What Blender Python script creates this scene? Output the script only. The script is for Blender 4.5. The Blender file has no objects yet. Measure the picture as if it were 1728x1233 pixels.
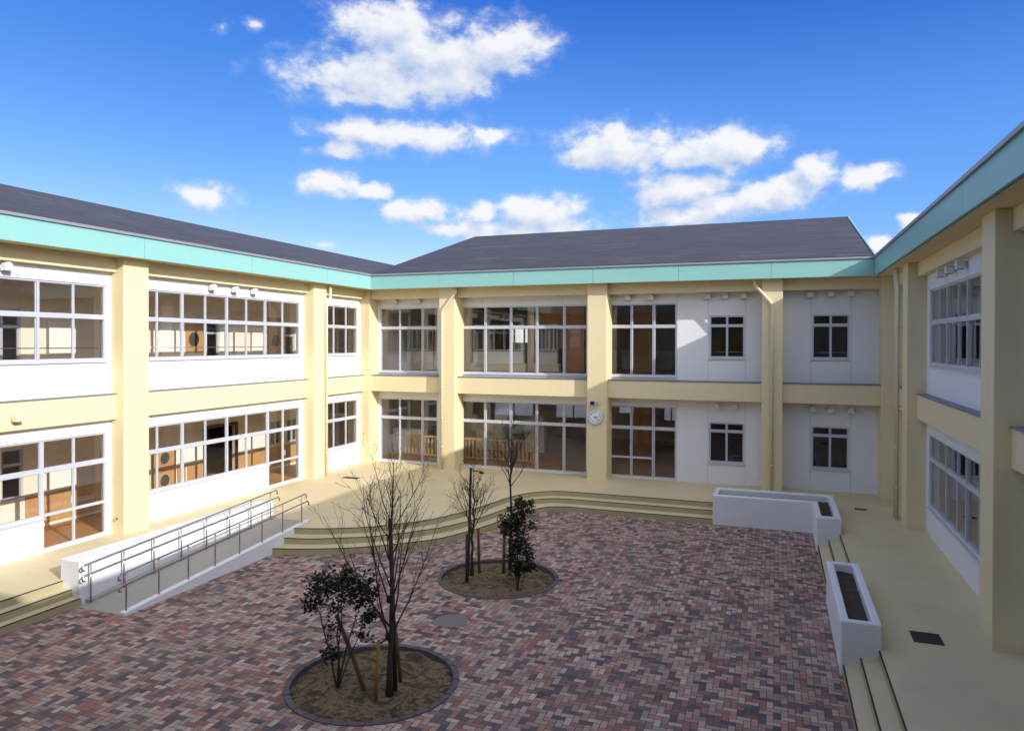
import bpy, math, random
from mathutils import Vector, noise
from math import radians as R_, sin, cos, pi
random.seed(7)
sc = bpy.context.scene
COL = sc.collection

# ------------------------------------------------------------------ helpers
class MB:
    """collects geometry in world coordinates; build() links it as ONE mesh object"""
    def __init__(s): s.v = []; s.f = []; s.smooth = []
    def face(s, pts, smooth=False):
        i = len(s.v); s.v += [tuple(p) for p in pts]; s.f.append(tuple(range(i, i + len(pts)))); s.smooth.append(smooth)
    def box(s, a, b, skip=''):
        x0, x1 = sorted((a[0], b[0])); y0, y1 = sorted((a[1], b[1])); z0, z1 = sorted((a[2], b[2]))
        P = [(x0,y0,z0),(x1,y0,z0),(x1,y1,z0),(x0,y1,z0),(x0,y0,z1),(x1,y0,z1),(x1,y1,z1),(x0,y1,z1)]
        i = len(s.v); s.v += P
        for k, q in (('b',(0,3,2,1)),('t',(4,5,6,7)),('f',(0,1,5,4)),('r',(1,2,6,5)),('k',(2,3,7,6)),('l',(3,0,4,7))):
            if k not in skip: s.f.append(tuple(i + j for j in q)); s.smooth.append(False)
        return s
    def hexa(s, p):                       # 8 points: bottom ring, top ring
        i = len(s.v); s.v += [tuple(q) for q in p]
        for q in ((0,3,2,1),(4,5,6,7),(0,1,5,4),(1,2,6,5),(2,3,7,6),(3,0,4,7)):
            s.f.append(tuple(i + j for j in q)); s.smooth.append(False)
        return s
    def tube(s, pts, rad, n=8, caps=True, smooth=True):
        pts = [Vector(p) for p in pts]
        if not hasattr(rad, '__len__'): rad = [rad] * len(pts)
        base = len(s.v); prev = None
        for k, p in enumerate(pts):
            t = (pts[min(k+1, len(pts)-1)] - pts[max(k-1, 0)]).normalized()
            if prev is None:
                a = Vector((0,0,1)) if abs(t.z) < .9 else Vector((1,0,0))
                u = t.cross(a).normalized()
            else:
                u = (prev - t * prev.dot(t)).normalized()
            prev = u; w = t.cross(u)
            for j in range(n):
                an = 2*pi*j/n
                s.v.append(tuple(p + (u*cos(an) + w*sin(an)) * rad[k]))
        for k in range(len(pts)-1):
            for j in range(n):
                a = base+k*n+j; b = base+k*n+(j+1) % n
                s.f.append((a, b, b+n, a+n)); s.smooth.append(smooth)
        if caps:
            s.f.append(tuple(base+j for j in reversed(range(n)))); s.smooth.append(False)
            e = base+(len(pts)-1)*n; s.f.append(tuple(e+j for j in range(n))); s.smooth.append(False)
        return s
    def prism(s, poly, z0, z1, bottom=True, top=True):
        n = len(poly); i = len(s.v)
        s.v += [(p[0], p[1], z0) for p in poly] + [(p[0], p[1], z1) for p in poly]
        for k in range(n):
            s.f.append((i+k, i+(k+1) % n, i+n+(k+1) % n, i+n+k)); s.smooth.append(False)
        if top: s.f.append(tuple(i+n+k for k in range(n))); s.smooth.append(False)
        if bottom: s.f.append(tuple(i+k for k in reversed(range(n)))); s.smooth.append(False)
        return s
    def build(s, name, mat, parent=None, bevel=0):
        off = wloc(parent)
        me = bpy.data.meshes.new(name)
        me.from_pydata([(x-off[0], y-off[1], z-off[2]) for x, y, z in s.v], [], s.f)
        me.polygons.foreach_set('use_smooth', s.smooth)
        me.materials.append(mat); me.update()
        o = bpy.data.objects.new(name, me); COL.objects.link(o)
        if parent: o.parent = parent
        if bevel:
            m = o.modifiers.new('bevel', 'BEVEL'); m.width = bevel; m.segments = 2; m.limit_method = 'ANGLE'
        return o
LOC = {}
def wloc(o):
    v = [0, 0, 0]
    while o:
        for k in range(3): v[k] += o.location[k]
        o = o.parent
    return v
def tag(o, label=None, cat=None, group=None, kind=None):
    if label: o['label'] = label
    if cat: o['category'] = cat
    if group: o['group'] = group
    if kind: o['kind'] = kind
    return o
def thing(name, loc, label, cat, group=None):
    o = bpy.data.objects.new(name, None); COL.objects.link(o); o.location = loc
    o.empty_display_size = .2
    return tag(o, label, cat, group)

# ------------------------------------------------------------------ materials
def newmat(name):
    m = bpy.data.materials.new(name); m.use_nodes = True
    nt = m.node_tree; b = nt.nodes['Principled BSDF']
    return m, nt, b
def nd(nt, t, **k):
    n = nt.nodes.new(t)
    for a, v in k.items(): setattr(n, a, v)
    return n
def mth(nt, op, a, b=None, c=None, clamp=False):
    n = nt.nodes.new('ShaderNodeMath'); n.operation = op; n.use_clamp = clamp
    for i, x in enumerate((a, b, c)):
        if x is None: continue
        if isinstance(x, (int, float)): n.inputs[i].default_value = x
        else: nt.links.new(x, n.inputs[i])
    return n.outputs[0]
def pos(nt): return nt.nodes.new('ShaderNodeNewGeometry').outputs['Position']
def noise_tex(nt, scale, detail=4, rough=.55, vec=None, dist=0):
    n = nt.nodes.new('ShaderNodeTexNoise'); n.inputs['Scale'].default_value = scale
    n.inputs['Detail'].default_value = detail; n.inputs['Roughness'].default_value = rough
    n.inputs['Distortion'].default_value = dist
    nt.links.new(vec if vec is not None else pos(nt), n.inputs['Vector']); return n.outputs['Fac']
def mixc(nt, fac, a, b, mode='MIX'):
    n = nt.nodes.new('ShaderNodeMix'); n.data_type = 'RGBA'; n.blend_type = mode
    for sock, x in ((n.inputs[0], fac), (n.inputs[6], a), (n.inputs[7], b)):
        if isinstance(x, (int, float)): sock.default_value = x
        elif isinstance(x, (tuple, list)): sock.default_value = (*x[:3], 1)
        else: nt.links.new(x, sock)
    return n.outputs[2]
def ramp(nt, fac, stops, interp='LINEAR'):
    n = nt.nodes.new('ShaderNodeValToRGB'); cr = n.color_ramp; cr.interpolation = interp
    while len(cr.elements) < len(stops): cr.elements.new(.5)
    for e, (p, c) in zip(cr.elements, stops):
        e.position = p; e.color = (*c, 1) if len(c) == 3 else c
    nt.links.new(fac, n.inputs[0]); return n.outputs[0]
def bump(nt, b, h, strength=.2, dist=.01):
    n = nt.nodes.new('ShaderNodeBump'); n.inputs['Strength'].default_value = strength; n.inputs['Distance'].default_value = dist
    nt.links.new(h, n.inputs['Height']); nt.links.new(n.outputs[0], b.inputs['Normal'])
def paint(name, col, rough=.6, var=.06, fine=.03, bmp=.08, streak=0.0):
    """painted render: faint blotches, vertical weather streaks and a fine sprayed grain"""
    m, nt, b = newmat(name)
    n1 = noise_tex(nt, .9, 5); n2 = noise_tex(nt, 160, 2)
    c = mixc(nt, n1, [x*(1-var) for x in col], [min(1, x*(1+var)) for x in col])
    if streak:
        mp = nd(nt, 'ShaderNodeMapping'); mp.inputs['Scale'].default_value = (5, 5, .25)
        nt.links.new(pos(nt), mp.inputs[0])
        n3 = noise_tex(nt, 1.3, 6, .6, mp.outputs[0])
        f = ramp(nt, n3, [(.5, (0,0,0)), (.75, (1,1,1))])
        c = mixc(nt, mth(nt, 'MULTIPLY', f, streak), c, [x*.62 for x in col])
    c = mixc(nt, mth(nt, 'MULTIPLY', n2, fine*2), c, [x*.8 for x in col])
    nt.links.new(c, b.inputs['Base Color']); b.inputs['Roughness'].default_value = rough
    bump(nt, b, n2, bmp, .004)
    return m
def simple(name, col, rough=.5, metal=0, var=.08, scale=12):
    m, nt, b = newmat(name)
    n1 = noise_tex(nt, scale, 4)
    nt.links.new(mixc(nt, n1, [x*(1-var) for x in col], [min(1, x*(1+var)) for x in col]), b.inputs['Base Color'])
    b.inputs['Roughness'].default_value = rough; b.inputs['Metallic'].default_value = metal
    return m
M = {}
M['white'] = paint('white_wall_paint', (.775,.79,.815), .7, .025, .02, .1, .05)
M['cream'] = paint('cream_column_paint', (.77,.66,.405), .6, .03, .02, .1, .08)
M['soffit'] = paint('cream_soffit_board', (.74,.62,.36), .7)
M['teal'] = paint('teal_fascia_metal', (.255,.515,.485), .42, .03, .0, .0, .06)
M['tealdark'] = simple('teal_joint', (.05,.2,.18), .6)
M['grey_metal'] = simple('grey_flashing_metal', (.33,.33,.37), .45, .3)
M['coping'] = simple('grey_coping_metal', (.22,.22,.26), .5, .2)
M['alu'] = simple('silver_aluminium', (.60,.62,.69), .38, .25, .04, 5)
M['steel'] = simple('brushed_steel', (.42,.36,.33), .32, .85, .1, 30)
M['pipe'] = simple('cream_plastic_pipe', (.72,.64,.46), .35)
M['joint'] = simple('wall_sealant', (.42,.42,.44), .8)
M['cowl'] = simple('white_cowl_metal', (.75,.75,.74), .4)
M['black'] = simple('black_plastic', (.015,.015,.017), .35)
M['iron'] = simple('dark_iron_grate', (.03,.032,.04), .5, .5)
M['unlit_room'] = simple('dark_room', (.06,.055,.05), .9)  # near-black colour painted in for the darkness of unlit rooms and openings
M['inwall'] = paint('interior_beige_wall', (.86,.77,.64), .8)
M['inwhite'] = paint('interior_white_panel', (.88,.86,.82), .7)
M['ceil'] = paint('interior_ceiling_board', (.80,.72,.58), .9)
M['doorframe'] = simple('dark_brown_door_frame', (.13,.06,.035), .5)

def wood(name, c0, c1, scale=(1.2, 14, 14), rough=.4):
    m, nt, b = newmat(name)
    mp = nd(nt, 'ShaderNodeMapping'); mp.inputs['Scale'].default_value = scale
    nt.links.new(pos(nt), mp.inputs[0])
    n = noise_tex(nt, 1.0, 6, .6, mp.outputs[0], .6)
    nt.links.new(mixc(nt, n, c0, c1), b.inputs['Base Color']); b.inputs['Roughness'].default_value = rough
    return m
M['dado'] = wood('honey_wood_boards', (.44,.23,.09), (.62,.36,.16), (14, 14, 1.2))
M['floorwood'] = wood('brown_wood_floor', (.34,.135,.045), (.52,.24,.085), (.6, 9, 9), .5)
M['railwood'] = wood('pale_wood_rail', (.42,.24,.10), (.55,.34,.16), (14, 14, 1.5))
M['colwood'] = wood('brown_wood_cladding', (.42,.19,.06), (.58,.30,.11), (9, 9, .8))
M['stake'] = wood('weathered_stake_wood', (.09,.055,.03), (.17,.11,.06), (20, 20, 2), .9)
M['stakelight'] = wood('fresh_stake_wood', (.24,.13,.05), (.36,.22,.10), (20, 20, 2), .85)
M['stakedark'] = wood('dark_stained_stake', (.02,.014,.012), (.05,.035,.03), (20, 20, 2), .8)
M['bark'] = wood('dark_bark', (.022,.017,.014), (.06,.045,.036), (25, 25, 5), .9)

def glassmat():
    m = bpy.data.materials.new('window_glass'); m.use_nodes = True; nt = m.node_tree; nt.nodes.clear()
    out = nd(nt, 'ShaderNodeOutputMaterial'); mx = nd(nt, 'ShaderNodeMixShader')
    tr = nd(nt, 'ShaderNodeBsdfTransparent'); tr.inputs[0].default_value = (.985,.99,.98,1)
    gl = nd(nt, 'ShaderNodeBsdfGlossy'); gl.inputs['Roughness'].default_value = 0.0; gl.inputs[0].default_value = (.95,.97,1,1)
    ge = nd(nt, 'ShaderNodeNewGeometry'); dp = nd(nt, 'ShaderNodeVectorMath', operation='DOT_PRODUCT')
    nt.links.new(ge.outputs['Normal'], dp.inputs[0]); nt.links.new(ge.outputs['Incoming'], dp.inputs[1])
    fr = mth(nt, 'MULTIPLY_ADD', mth(nt, 'POWER', mth(nt, 'SUBTRACT', 1, mth(nt, 'ABSOLUTE', dp.outputs['Value']), clamp=True), 5), .95, .04)
    # old float glass is not perfectly flat: a very slight waviness
    n = noise_tex(nt, .7, 2); bp_ = nd(nt, 'ShaderNodeBump'); bp_.inputs['Strength'].default_value = .035; bp_.inputs['Distance'].default_value = .05
    nt.links.new(n, bp_.inputs['Height']); nt.links.new(bp_.outputs[0], gl.inputs['Normal'])
    nt.links.new(fr, mx.inputs[0]); nt.links.new(tr.outputs[0], mx.inputs[1]); nt.links.new(gl.outputs[0], mx.inputs[2])
    nt.links.new(mx.outputs[0], out.inputs[0]); return m
M['glass'] = glassmat()

def roofmat():
    m, nt, b = newmat('dark_slate_shingles')
    co = pos(nt)
    sp = nd(nt, 'ShaderNodeSeparateXYZ'); nt.links.new(co, sp.inputs[0])
    # courses follow the height; offset shingles along the length (x + y)
    row = mth(nt, 'MULTIPLY', sp.outputs[2], 1/.075)
    rid = mth(nt, 'FLOOR', row); rf = mth(nt, 'FRACT', row)
    along = mth(nt, 'ADD', mth(nt, 'MULTIPLY', mth(nt, 'ADD', sp.outputs[0], mth(nt, 'MULTIPLY', sp.outputs[1], 1)), 1/.9), mth(nt, 'MULTIPLY', rid, .37))
    cid = mth(nt, 'FLOOR', along)
    cb = nd(nt, 'ShaderNodeCombineXYZ'); nt.links.new(rid, cb.inputs[0]); nt.links.new(cid, cb.inputs[1])
    wn = nd(nt, 'ShaderNodeTexWhiteNoise'); wn.noise_dimensions = '3D'; nt.links.new(cb.outputs[0], wn.inputs[0])
    c = ramp(nt, wn.outputs[0], [(0, (.046,.046,.060)), (.5, (.055,.055,.072)), (.93, (.063,.063,.081)), (1, (.085,.085,.10))])
    c = mixc(nt, noise_tex(nt, .6, 5), mixc(nt, .22, c, (.03,.03,.03)), c)
    edge = mth(nt, 'LESS_THAN', rf, .16)
    c = mixc(nt, mth(nt, 'MULTIPLY', edge, .45), c, (.03,.028,.035))
    nt.links.new(c, b.inputs['Base Color']); b.inputs['Roughness'].default_value = .75
    bump(nt, b, mth(nt, 'ADD', rf, mth(nt, 'MULTIPLY', wn.outputs[0], .4)), .5, .012)
    return m
M['roof'] = roofmat()

def terracemat(name, base, dark):
    m, nt, b = newmat(name)
    n1 = noise_tex(nt, .55, 6, .6); n2 = noise_tex(nt, 140, 2, .7)
    vo = nd(nt, 'ShaderNodeTexVoronoi'); vo.inputs['Scale'].default_value = 210; nt.links.new(pos(nt), vo.inputs['Vector'])
    c = mixc(nt, ramp(nt, n1, [(.3, (0,0,0)), (.7, (1,1,1))]), [x*.90 for x in base], [x*1.06 for x in base])
    c = mixc(nt, mth(nt, 'MULTIPLY', ramp(nt, n2, [(.35, (1,1,1)), (.62, (0,0,0))]), .30), c, dark)
    c = mixc(nt, mth(nt, 'MULTIPLY', vo.outputs['Color'], .12), c, (.75,.70,.6))
    n3 = noise_tex(nt, 2.3, 7, .65)
    c = mixc(nt, mth(nt, 'MULTIPLY', ramp(nt, n3, [(.52, (0,0,0)), (.72, (1,1,1))]), .18), c, [x*.6 for x in base])
    nt.links.new(c, b.inputs['Base Color']); b.inputs['Roughness'].default_value = .62
    bump(nt, b, n2, .15, .003)
    return m
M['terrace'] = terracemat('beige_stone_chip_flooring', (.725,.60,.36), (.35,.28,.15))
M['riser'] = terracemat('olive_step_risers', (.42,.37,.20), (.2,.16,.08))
M['rampfloor'] = terracemat('grey_ramp_screed', (.40,.36,.31), (.22,.2,.18))
M['nosing'] = simple('dark_rubber_nosing', (.045,.032,.024), .7)
M['kerbbrick'] = simple('dark_kerb_bricks', (.105,.09,.105), .8, 0, .35, 5)

def pavermat():
    """90 degree herringbone of 0.2 x 0.1 m bricks, every brick with its own tone"""
    m, nt, b = newmat('herringbone_brick_paving')
    sp = nd(nt, 'ShaderNodeSeparateXYZ'); nt.links.new(pos(nt), sp.inputs[0])
    U = .1
    x = mth(nt, 'MULTIPLY', sp.outputs[0], 1/U); y = mth(nt, 'MULTIPLY', sp.outputs[1], 1/U)
    i = mth(nt, 'FLOOR', x); j = mth(nt, 'FLOOR', y); fx = mth(nt, 'FRACT', x); fy = mth(nt, 'FRACT', y)
    k = mth(nt, 'FLOORED_MODULO', mth(nt, 'SUBTRACT', i, j), 4)
    def eq(v): return mth(nt, 'COMPARE', k, v, .1)
    k0, k1, k2, k3 = eq(0), eq(1), eq(2), eq(3)
    bi = mth(nt, 'SUBTRACT', i, k1); bj = mth(nt, 'SUBTRACT', j, k2)
    cb = nd(nt, 'ShaderNodeCombineXYZ'); nt.links.new(bi, cb.inputs[0]); nt.links.new(bj, cb.inputs[1])
    wn = nd(nt, 'ShaderNodeTexWhiteNoise'); wn.noise_dimensions = '3D'; nt.links.new(cb.outputs[0], wn.inputs[0])
    wn2 = nd(nt, 'ShaderNodeTexWhiteNoise'); wn2.noise_dimensions = '4D'; wn2.inputs['W'].default_value = 3.7; nt.links.new(cb.outputs[0], wn2.inputs[0])
    # distance to the brick edge (left, right, bottom, top), the joined side is open
    lx = mth(nt, 'ADD', fx, k1); rx = mth(nt, 'ADD', mth(nt, 'SUBTRACT', 1, fx), k0)
    ly = mth(nt, 'ADD', fy, k2); ry = mth(nt, 'ADD', mth(nt, 'SUBTRACT', 1, fy), k3)
    d = mth(nt, 'MINIMUM', mth(nt, 'MINIMUM', lx, rx), mth(nt, 'MINIMUM', ly, ry))
    g = nd(nt, 'ShaderNodeMapRange'); g.inputs['From Min'].default_value = .02; g.inputs['From Max'].default_value = .075
    nt.links.new(d, g.inputs[0]); gm = g.outputs[0]
    tone = ramp(nt, wn.outputs[0], [(0, (0.460,0.329,0.265)), (.15, (0.540,0.403,0.323)), (.28, (0.414,0.276,0.221)), (.40, (0.506,0.307,0.240)), (.50, (0.345,0.143,0.113)), (.59, (0.414,0.185,0.147)), (.68, (0.276,0.138,0.113)), (.76, (0.109,0.080,0.088)), (.88, (0.155,0.111,0.118))], 'CONSTANT')
    v = mth(nt, 'ADD', .72, mth(nt, 'MULTIPLY', wn2.outputs[0], .50))
    c = mixc(nt, 1, tone, v, 'MULTIPLY')
    c = mixc(nt, mth(nt, 'MULTIPLY', noise_tex(nt, 90, 4, .7), .35), c, mixc(nt, .5, c, (.12,.10,.09)))
    big = noise_tex(nt, .5, 5, .6)
    c = mixc(nt, mth(nt, 'MULTIPLY', ramp(nt, big, [(.42, (0,0,0)), (.7, (1,1,1))]), .32), c, (.27,.22,.19))
    c = mixc(nt, gm, (.07,.058,.05), c)
    nt.links.new(c, b.inputs['Base Color']); b.inputs['Roughness'].default_value = .8
    h = mth(nt, 'ADD', gm, mth(nt, 'MULTIPLY', wn2.outputs[0], .35))
    h = mth(nt, 'ADD', h, mth(nt, 'MULTIPLY', noise_tex(nt, 120, 3), .15))
    bump(nt, b, h, .6, .006)
    return m
M['paver'] = pavermat()

def soilmat():
    m, nt, b = newmat('dry_grass_and_soil')
    n1 = noise_tex(nt, 2.8, 9, .7, None, .8); n2 = noise_tex(nt, 38, 5, .7)
    c = ramp(nt, n1, [(.38, (.035,.024,.014)), (.45, (.12,.075,.038)), (.50, (.30,.205,.10)), (.55, (.13,.09,.045)), (.62, (.06,.05,.024))])
    c = mixc(nt, mth(nt, 'MULTIPLY', ramp(nt, n2, [(.35, (1,1,1)), (.6, (0,0,0))]), .6), c, (.05,.035,.02))
    nt.links.new(c, b.inputs['Base Color']); b.inputs['Roughness'].default_value = .95
    bump(nt, b, n2, .8, .03)
    return m
M['soil'] = soilmat()
M['darksoil'] = simple('damp_planter_soil', (.06,.04,.028), .95, 0, .6, 30)
M['straw'] = simple('dry_grass_blades', (.26,.185,.08), .9, 0, .4, 9)
def leafmat():
    m, nt, b = newmat('dark_evergreen_leaf')
    oi = noise_tex(nt, 14, 3)
    nt.links.new(ramp(nt, oi, [(.3, (.006,.011,.005)), (.55, (.012,.022,.009)), (.75, (.028,.046,.016))]), b.inputs['Base Color'])
    b.inputs['Roughness'].default_value = .5; b.inputs['Specular IOR Level'].default_value = .25
    return m
M['leaf'] = leafmat()
M['ground'] = simple('asphalt_ground', (.09,.085,.08), .9, 0, .3, .8)

# ------------------------------------------------------------------ facade frames
class Face:
    """u along the wall, d outward towards the courtyard, z up"""
    def __init__(s, kind, plane): s.k = kind; s.p = plane
    def P(s, u, d, z):
        if s.k == 'L': return (s.p + d, u, z)
        if s.k == 'R': return (s.p - d, u, z)
        if s.k == 'B': return (u, s.p - d, z)
        return (u, s.p + d, z)                       # 'F'
    def box(s, mb, u0, u1, d0, d1, z0, z1, skip=''): mb.box(s.P(u0, d0, z0), s.P(u1, d1, z1), skip)
FL, FB, FR = Face('L', -16.05), Face('B', 26.13), Face('R', 3.75)
FF = Face('F', -1.05)

def wall_holes(mb, F, u0, u1, z0, z1, holes, d0=-.2, d1=0.):
    us = sorted({u0, u1, *[h[0] for h in holes], *[h[1] for h in holes]}); zs = sorted({z0, z1, *[h[2] for h in holes], *[h[3] for h in holes]})
    us = [u for u in us if u0 <= u <= u1]; zs = [z for z in zs if z0 <= z <= z1]
    def solid(a, b):
        if a < 0 or b < 0 or a >= len(us)-1 or b >= len(zs)-1: return False
        cu, cz = (us[a]+us[a+1])/2, (zs[b]+zs[b+1])/2
        return not any(h[0] < cu < h[1] and h[2] < cz < h[3] for h in holes)
    for a in range(len(us)-1):
        for b in range(len(zs)-1):
            if not solid(a, b): continue
            A, B, C, D = us[a], us[a+1], zs[b], zs[b+1]
            for d in (d0, d1): mb.face([F.P(A,d,C), F.P(B,d,C), F.P(B,d,D), F.P(A,d,D)])
            for (na, nb, q) in ((a-1,b,((A,C),(A,D))), (a+1,b,((B,C),(B,D))), (a,b-1,((A,C),(B,C))), (a,b+1,((A,D),(B,D)))):
                if not solid(na, nb):
                    (p, r), (s_, t) = q
                    mb.face([F.P(p,d0,r), F.P(s_,d0,t), F.P(s_,d1,t), F.P(p,d1,r)])

def window(F, parent, u0, u1, z0, z1, mull=(), trans=(), name='window', sill=True, tw=.105, rail=(), handle=None, bars=()):
    """aluminium frame with mullions, transom and sashes (one part), its glass and sill as sub-parts"""
    mb = MB(); J = .045; d0, d1 = -.11, -.03
    F.box(mb, u0, u0+J, d0, d1, z0, z1); F.box(mb, u1-J, u1, d0, d1, z0, z1)
    F.box(mb, u0+J, u1-J, d0, d1, z1-J, z1); F.box(mb, u0+J, u1-J, d0, d1, z0, z0+J+.01)
    ms = []; gap = MB()
    for q in mull:
        u, w = q if isinstance(q, tuple) else (q, .05)
        ms.append((u, w))
        if w > .065:                                  # two stiles meeting with a recessed gap
            F.box(mb, u-w/2, u-.008, d0+.004, d1+.012, z0+J+.01, z1-J); F.box(mb, u+.008, u+w/2, d0+.004, d1+.012, z0+J+.01, z1-J)
            F.box(gap, u-.0078, u+.0078, d0+.006, d1-.03, z0+J+.01, z1-J)
        else: F.box(mb, u-w/2, u+w/2, d0+.004, d1+(.012 if w > .06 else -.003), z0+J+.01, z1-J)
    us = [u0+J] + [e for u, w in sorted(ms) for e in (u-w/2, u+w/2)] + [u1-J]
    zs = [z0+J+.01]
    for z in sorted(trans):
        F.box(mb, u0+J, u1-J, d0-.003, d1+.006, z-tw/2, z+tw/2); zs += [z-tw/2, z+tw/2]
    zs.append(z1-J)
    for (a, b, z) in rail: F.box(mb, a, b, d0+.015, d1-.008, z-.035, z+.035)
    for a in range(0, len(us), 2):                    # sashes inside every cell
        for b in range(0, len(zs), 2):
            A, B, C, D = us[a], us[a+1], zs[b], zs[b+1]; k = .013
            dd = -.048 if (a//2) % 2 else -.056
            F.box(mb, A, A+k, -.088, dd, C, D); F.box(mb, B-k, B, -.088, dd, C, D)
            F.box(mb, A+k, B-k, -.088, dd, D-k, D); F.box(mb, A+k, B-k, -.088, dd, C, C+k)
    w = mb.build(name, M['alu'], parent)
    if gap.f: gap.build('gasket', M['black'], w)
    g = MB(); F.box(g, u0+.02, u1-.02, -.070, -.064, z0+.02, z1-.02); g.build('glass', M['glass'], w)
    for (a, b, z) in bars:
        t = MB(); t.tube([F.P(a, -.30, z), F.P(b, -.30, z)], .014, 6); t.build('guard_bar', M['steel'], w)
    if sill:
        s = MB(); F.box(s, u0-.02, u1+.02, -.13, .045, z0-.045, z0-.002); s.build('sill', M['alu'], w)
    if handle:
        h = MB(); F.box(h, handle-.012, handle+.012, -.06, -.02, 1.0, 1.18); h.build('handle', M['alu'], w)
    return w
def column(F, parent, u0, u1, d, z0=-.05, z1=7.086):
    mb = MB(); F.box(mb, u0, u1, -.05, d, z0, z1); return mb.build('column', M['cream'], parent, .012)
def beams(F, parent, spans, d):
    for a, b in spans:
        mb = MB(); F.box(mb, a+.002, b-.002, .002, d, 2.957, 3.59); o = mb.build('floor_beam', M['cream'], parent, .008)
        c = MB(); F.box(c, a+.002, b-.002, .002, d+.02, 3.592, 3.622); c.build('coping', M['coping'], o)
        mb = MB(); F.box(mb, a+.002, b-.002, .002, d, 6.72, 7.084); mb.build('roof_beam', M['cream'], parent, .008)
def cowl(F, parent, u, z):
    """hooded round cap: a short duct, then a bell that opens downward over a dark louvre"""
    mb = MB(); n = 10; r = .09; D = .21; zb = z-.10
    mb.tube([F.P(u, .002, z), F.P(u, .07, z)], .07, 12)
    prof = [(u-r, zb)] + [(u-r*cos(pi*k/n), z+r*sin(pi*k/n)) for k in range(n+1)] + [(u+r, zb)]
    for (a, b), (c, d) in zip(prof, prof[1:]):
        mb.face([F.P(a,.06,b), F.P(c,.06,d), F.P(c,D,d), F.P(a,D,b)], True)
    mb.face([F.P(a,D,b) for a, b in prof]); mb.face([F.P(a,.06,b) for a, b in prof])
    o = mb.build('vent_cowl', M['cowl'], parent)
    l = MB(); F.box(l, u-r+.008, u+r-.008, .07, D-.01, zb-.004, zb+.02); l.build('shade_plate', M['black'], o)  # black plate added for the dark, shaded underside of the hood
    return o
def downpipe(parent, pts, r=.05, brackets=(), wall=None):
    # rounded corners
    P = [Vector(p) for p in pts]; out = [P[0]]
    for a, b, c in zip(P, P[1:], P[2:]):
        q = min(.12, (b-a).length*.4, (c-b).length*.4)
        s, e = b+(a-b).normalized()*q, b+(c-b).normalized()*q
        for t in (0, .25, .5, .75, 1): out.append(s*(1-t)**2+b*2*t*(1-t)+e*t*t)
    out.append(P[-1])
    mb = MB(); mb.tube(out, r, 12); o = mb.build('downpipe', M['pipe'], parent)
    for z in brackets:
        x, y = pts[-1][0], pts[-1][1]
        b = MB(); b.tube([(x, y, z-.02), (x, y, z+.02)], r+.012, 12); 
        dx, dy = wall
        b.box((x-.012+min(dx,0)*.1, y-.012+min(dy,0)*.1, z-.015), (x+.012+max(dx,0)*.1, y+.012+max(dy,0)*.1, z+.015))
        b.build('bracket', M['alu'], o)
    return o
def fascia(parent, a, b, joints):
    """a, b: corner points of the outer face along one side (same x or same y); boards butt with 8 mm gaps"""
    (x0, y0), (x1, y1), (nx, ny) = a, b, joints[0]
    cuts = [0.0] + sorted(joints[1]) + [1.0]
    mb = MB()
    for s, e in zip(cuts, cuts[1:]):
        L = math.hypot(x1-x0, y1-y0); g = .005/L
        p = (x0+(x1-x0)*(s+g), y0+(y1-y0)*(s+g)); q = (x0+(x1-x0)*(e-g), y0+(y1-y0)*(e-g))
        mb.box((p[0], p[1], 7.075), (q[0]-nx*.05, q[1]-ny*.05, 7.609))
    f = mb.build('fascia', M['teal'], parent)
    bk = MB(); bk.box((x0-nx*.052, y0-ny*.052, 7.08), (x1-nx*.09, y1-ny*.09, 7.60)); bk.build('fascia_backing', M['tealdark'], f)
    return f

# ------------------------------------------------------------------ left wing
XF_L, YF_B, XF_R = -15.217, 24.93, 2.906          # fascia planes
SL = .30                                           # roof slope
lw = thing('school_wing', (-16.05, 12, 0), 'sunlit school wing with cream columns and long rows of windows beside the ramp', 'building', 'wings of the school around the courtyard')
upW, loW = (4.46, 6.38), (.815, 2.637)
holesL = []
bayW1, bayW2, bayW3 = (7.2, 13.57), (14.62, 21.52), (22.8, 25.3)
for (a, b), door in ((bayW1, (11.86, 13.57)), (bayW2, (19.80, 21.52)), (bayW3, None)):
    holesL.append((a, b, *upW))
    if door: holesL += [(a, door[0], *loW), (door[0], door[1], .02, loW[1])]
    else: holesL.append((a, b, *loW))
mb = MB(); wall_holes(mb, FL, -2, 40, -.3, 7.084, holesL); mb.build('wall', M['white'], lw)
mA = [(8.2,.034), (9.09,.034), (9.98, .062), (10.88,.034), (11.77, .062), (12.68,.034)]
window(FL, lw, 7.2, 13.57, *upW, mull=mA, trans=[5.56], bars=[(7.2, 13.57, 4.78)])
window(FL, lw, 7.2, 11.86, *loW, mull=mA[:4], trans=[1.91])
window(FL, lw, 11.86, 13.57, .02, loW[1], mull=[(12.68,.04)], trans=[1.91], name='glazed_door', sill=False, rail=[(11.9, 13.53, .86)], handle=12.60)
mB = [(15.2,.034), (16.09, .062), (16.99,.034), (17.88, .062), (18.77,.034), (19.67, .062), (20.58,.034)]
window(FL, lw, 14.62, 21.52, *upW, mull=mB, trans=[5.56], bars=[(14.62, 21.52, 4.78)])
window(FL, lw, 14.62, 19.80, *loW, mull=mB[:-2], trans=[1.91])
window(FL, lw, 19.80, 21.52, .02, loW[1], mull=[20.6], trans=[1.91], name='glazed_door', sill=False, rail=[(19.84, 21.48, .84)], handle=20.68)
for z in (upW, loW):
    window(FL, lw, 22.8, 25.3, *z, mull=[(23.66,.034), (24.5,.034)], trans=[5.56 if z is upW else 1.91], bars=[(22.8, 25.3, 4.78)] if z is upW else ())
colsL = [(-2.3, -1.55), (5.68, 6.46), (13.68, 14.46), (21.68, 22.46), (25.44, 26.13)]
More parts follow.
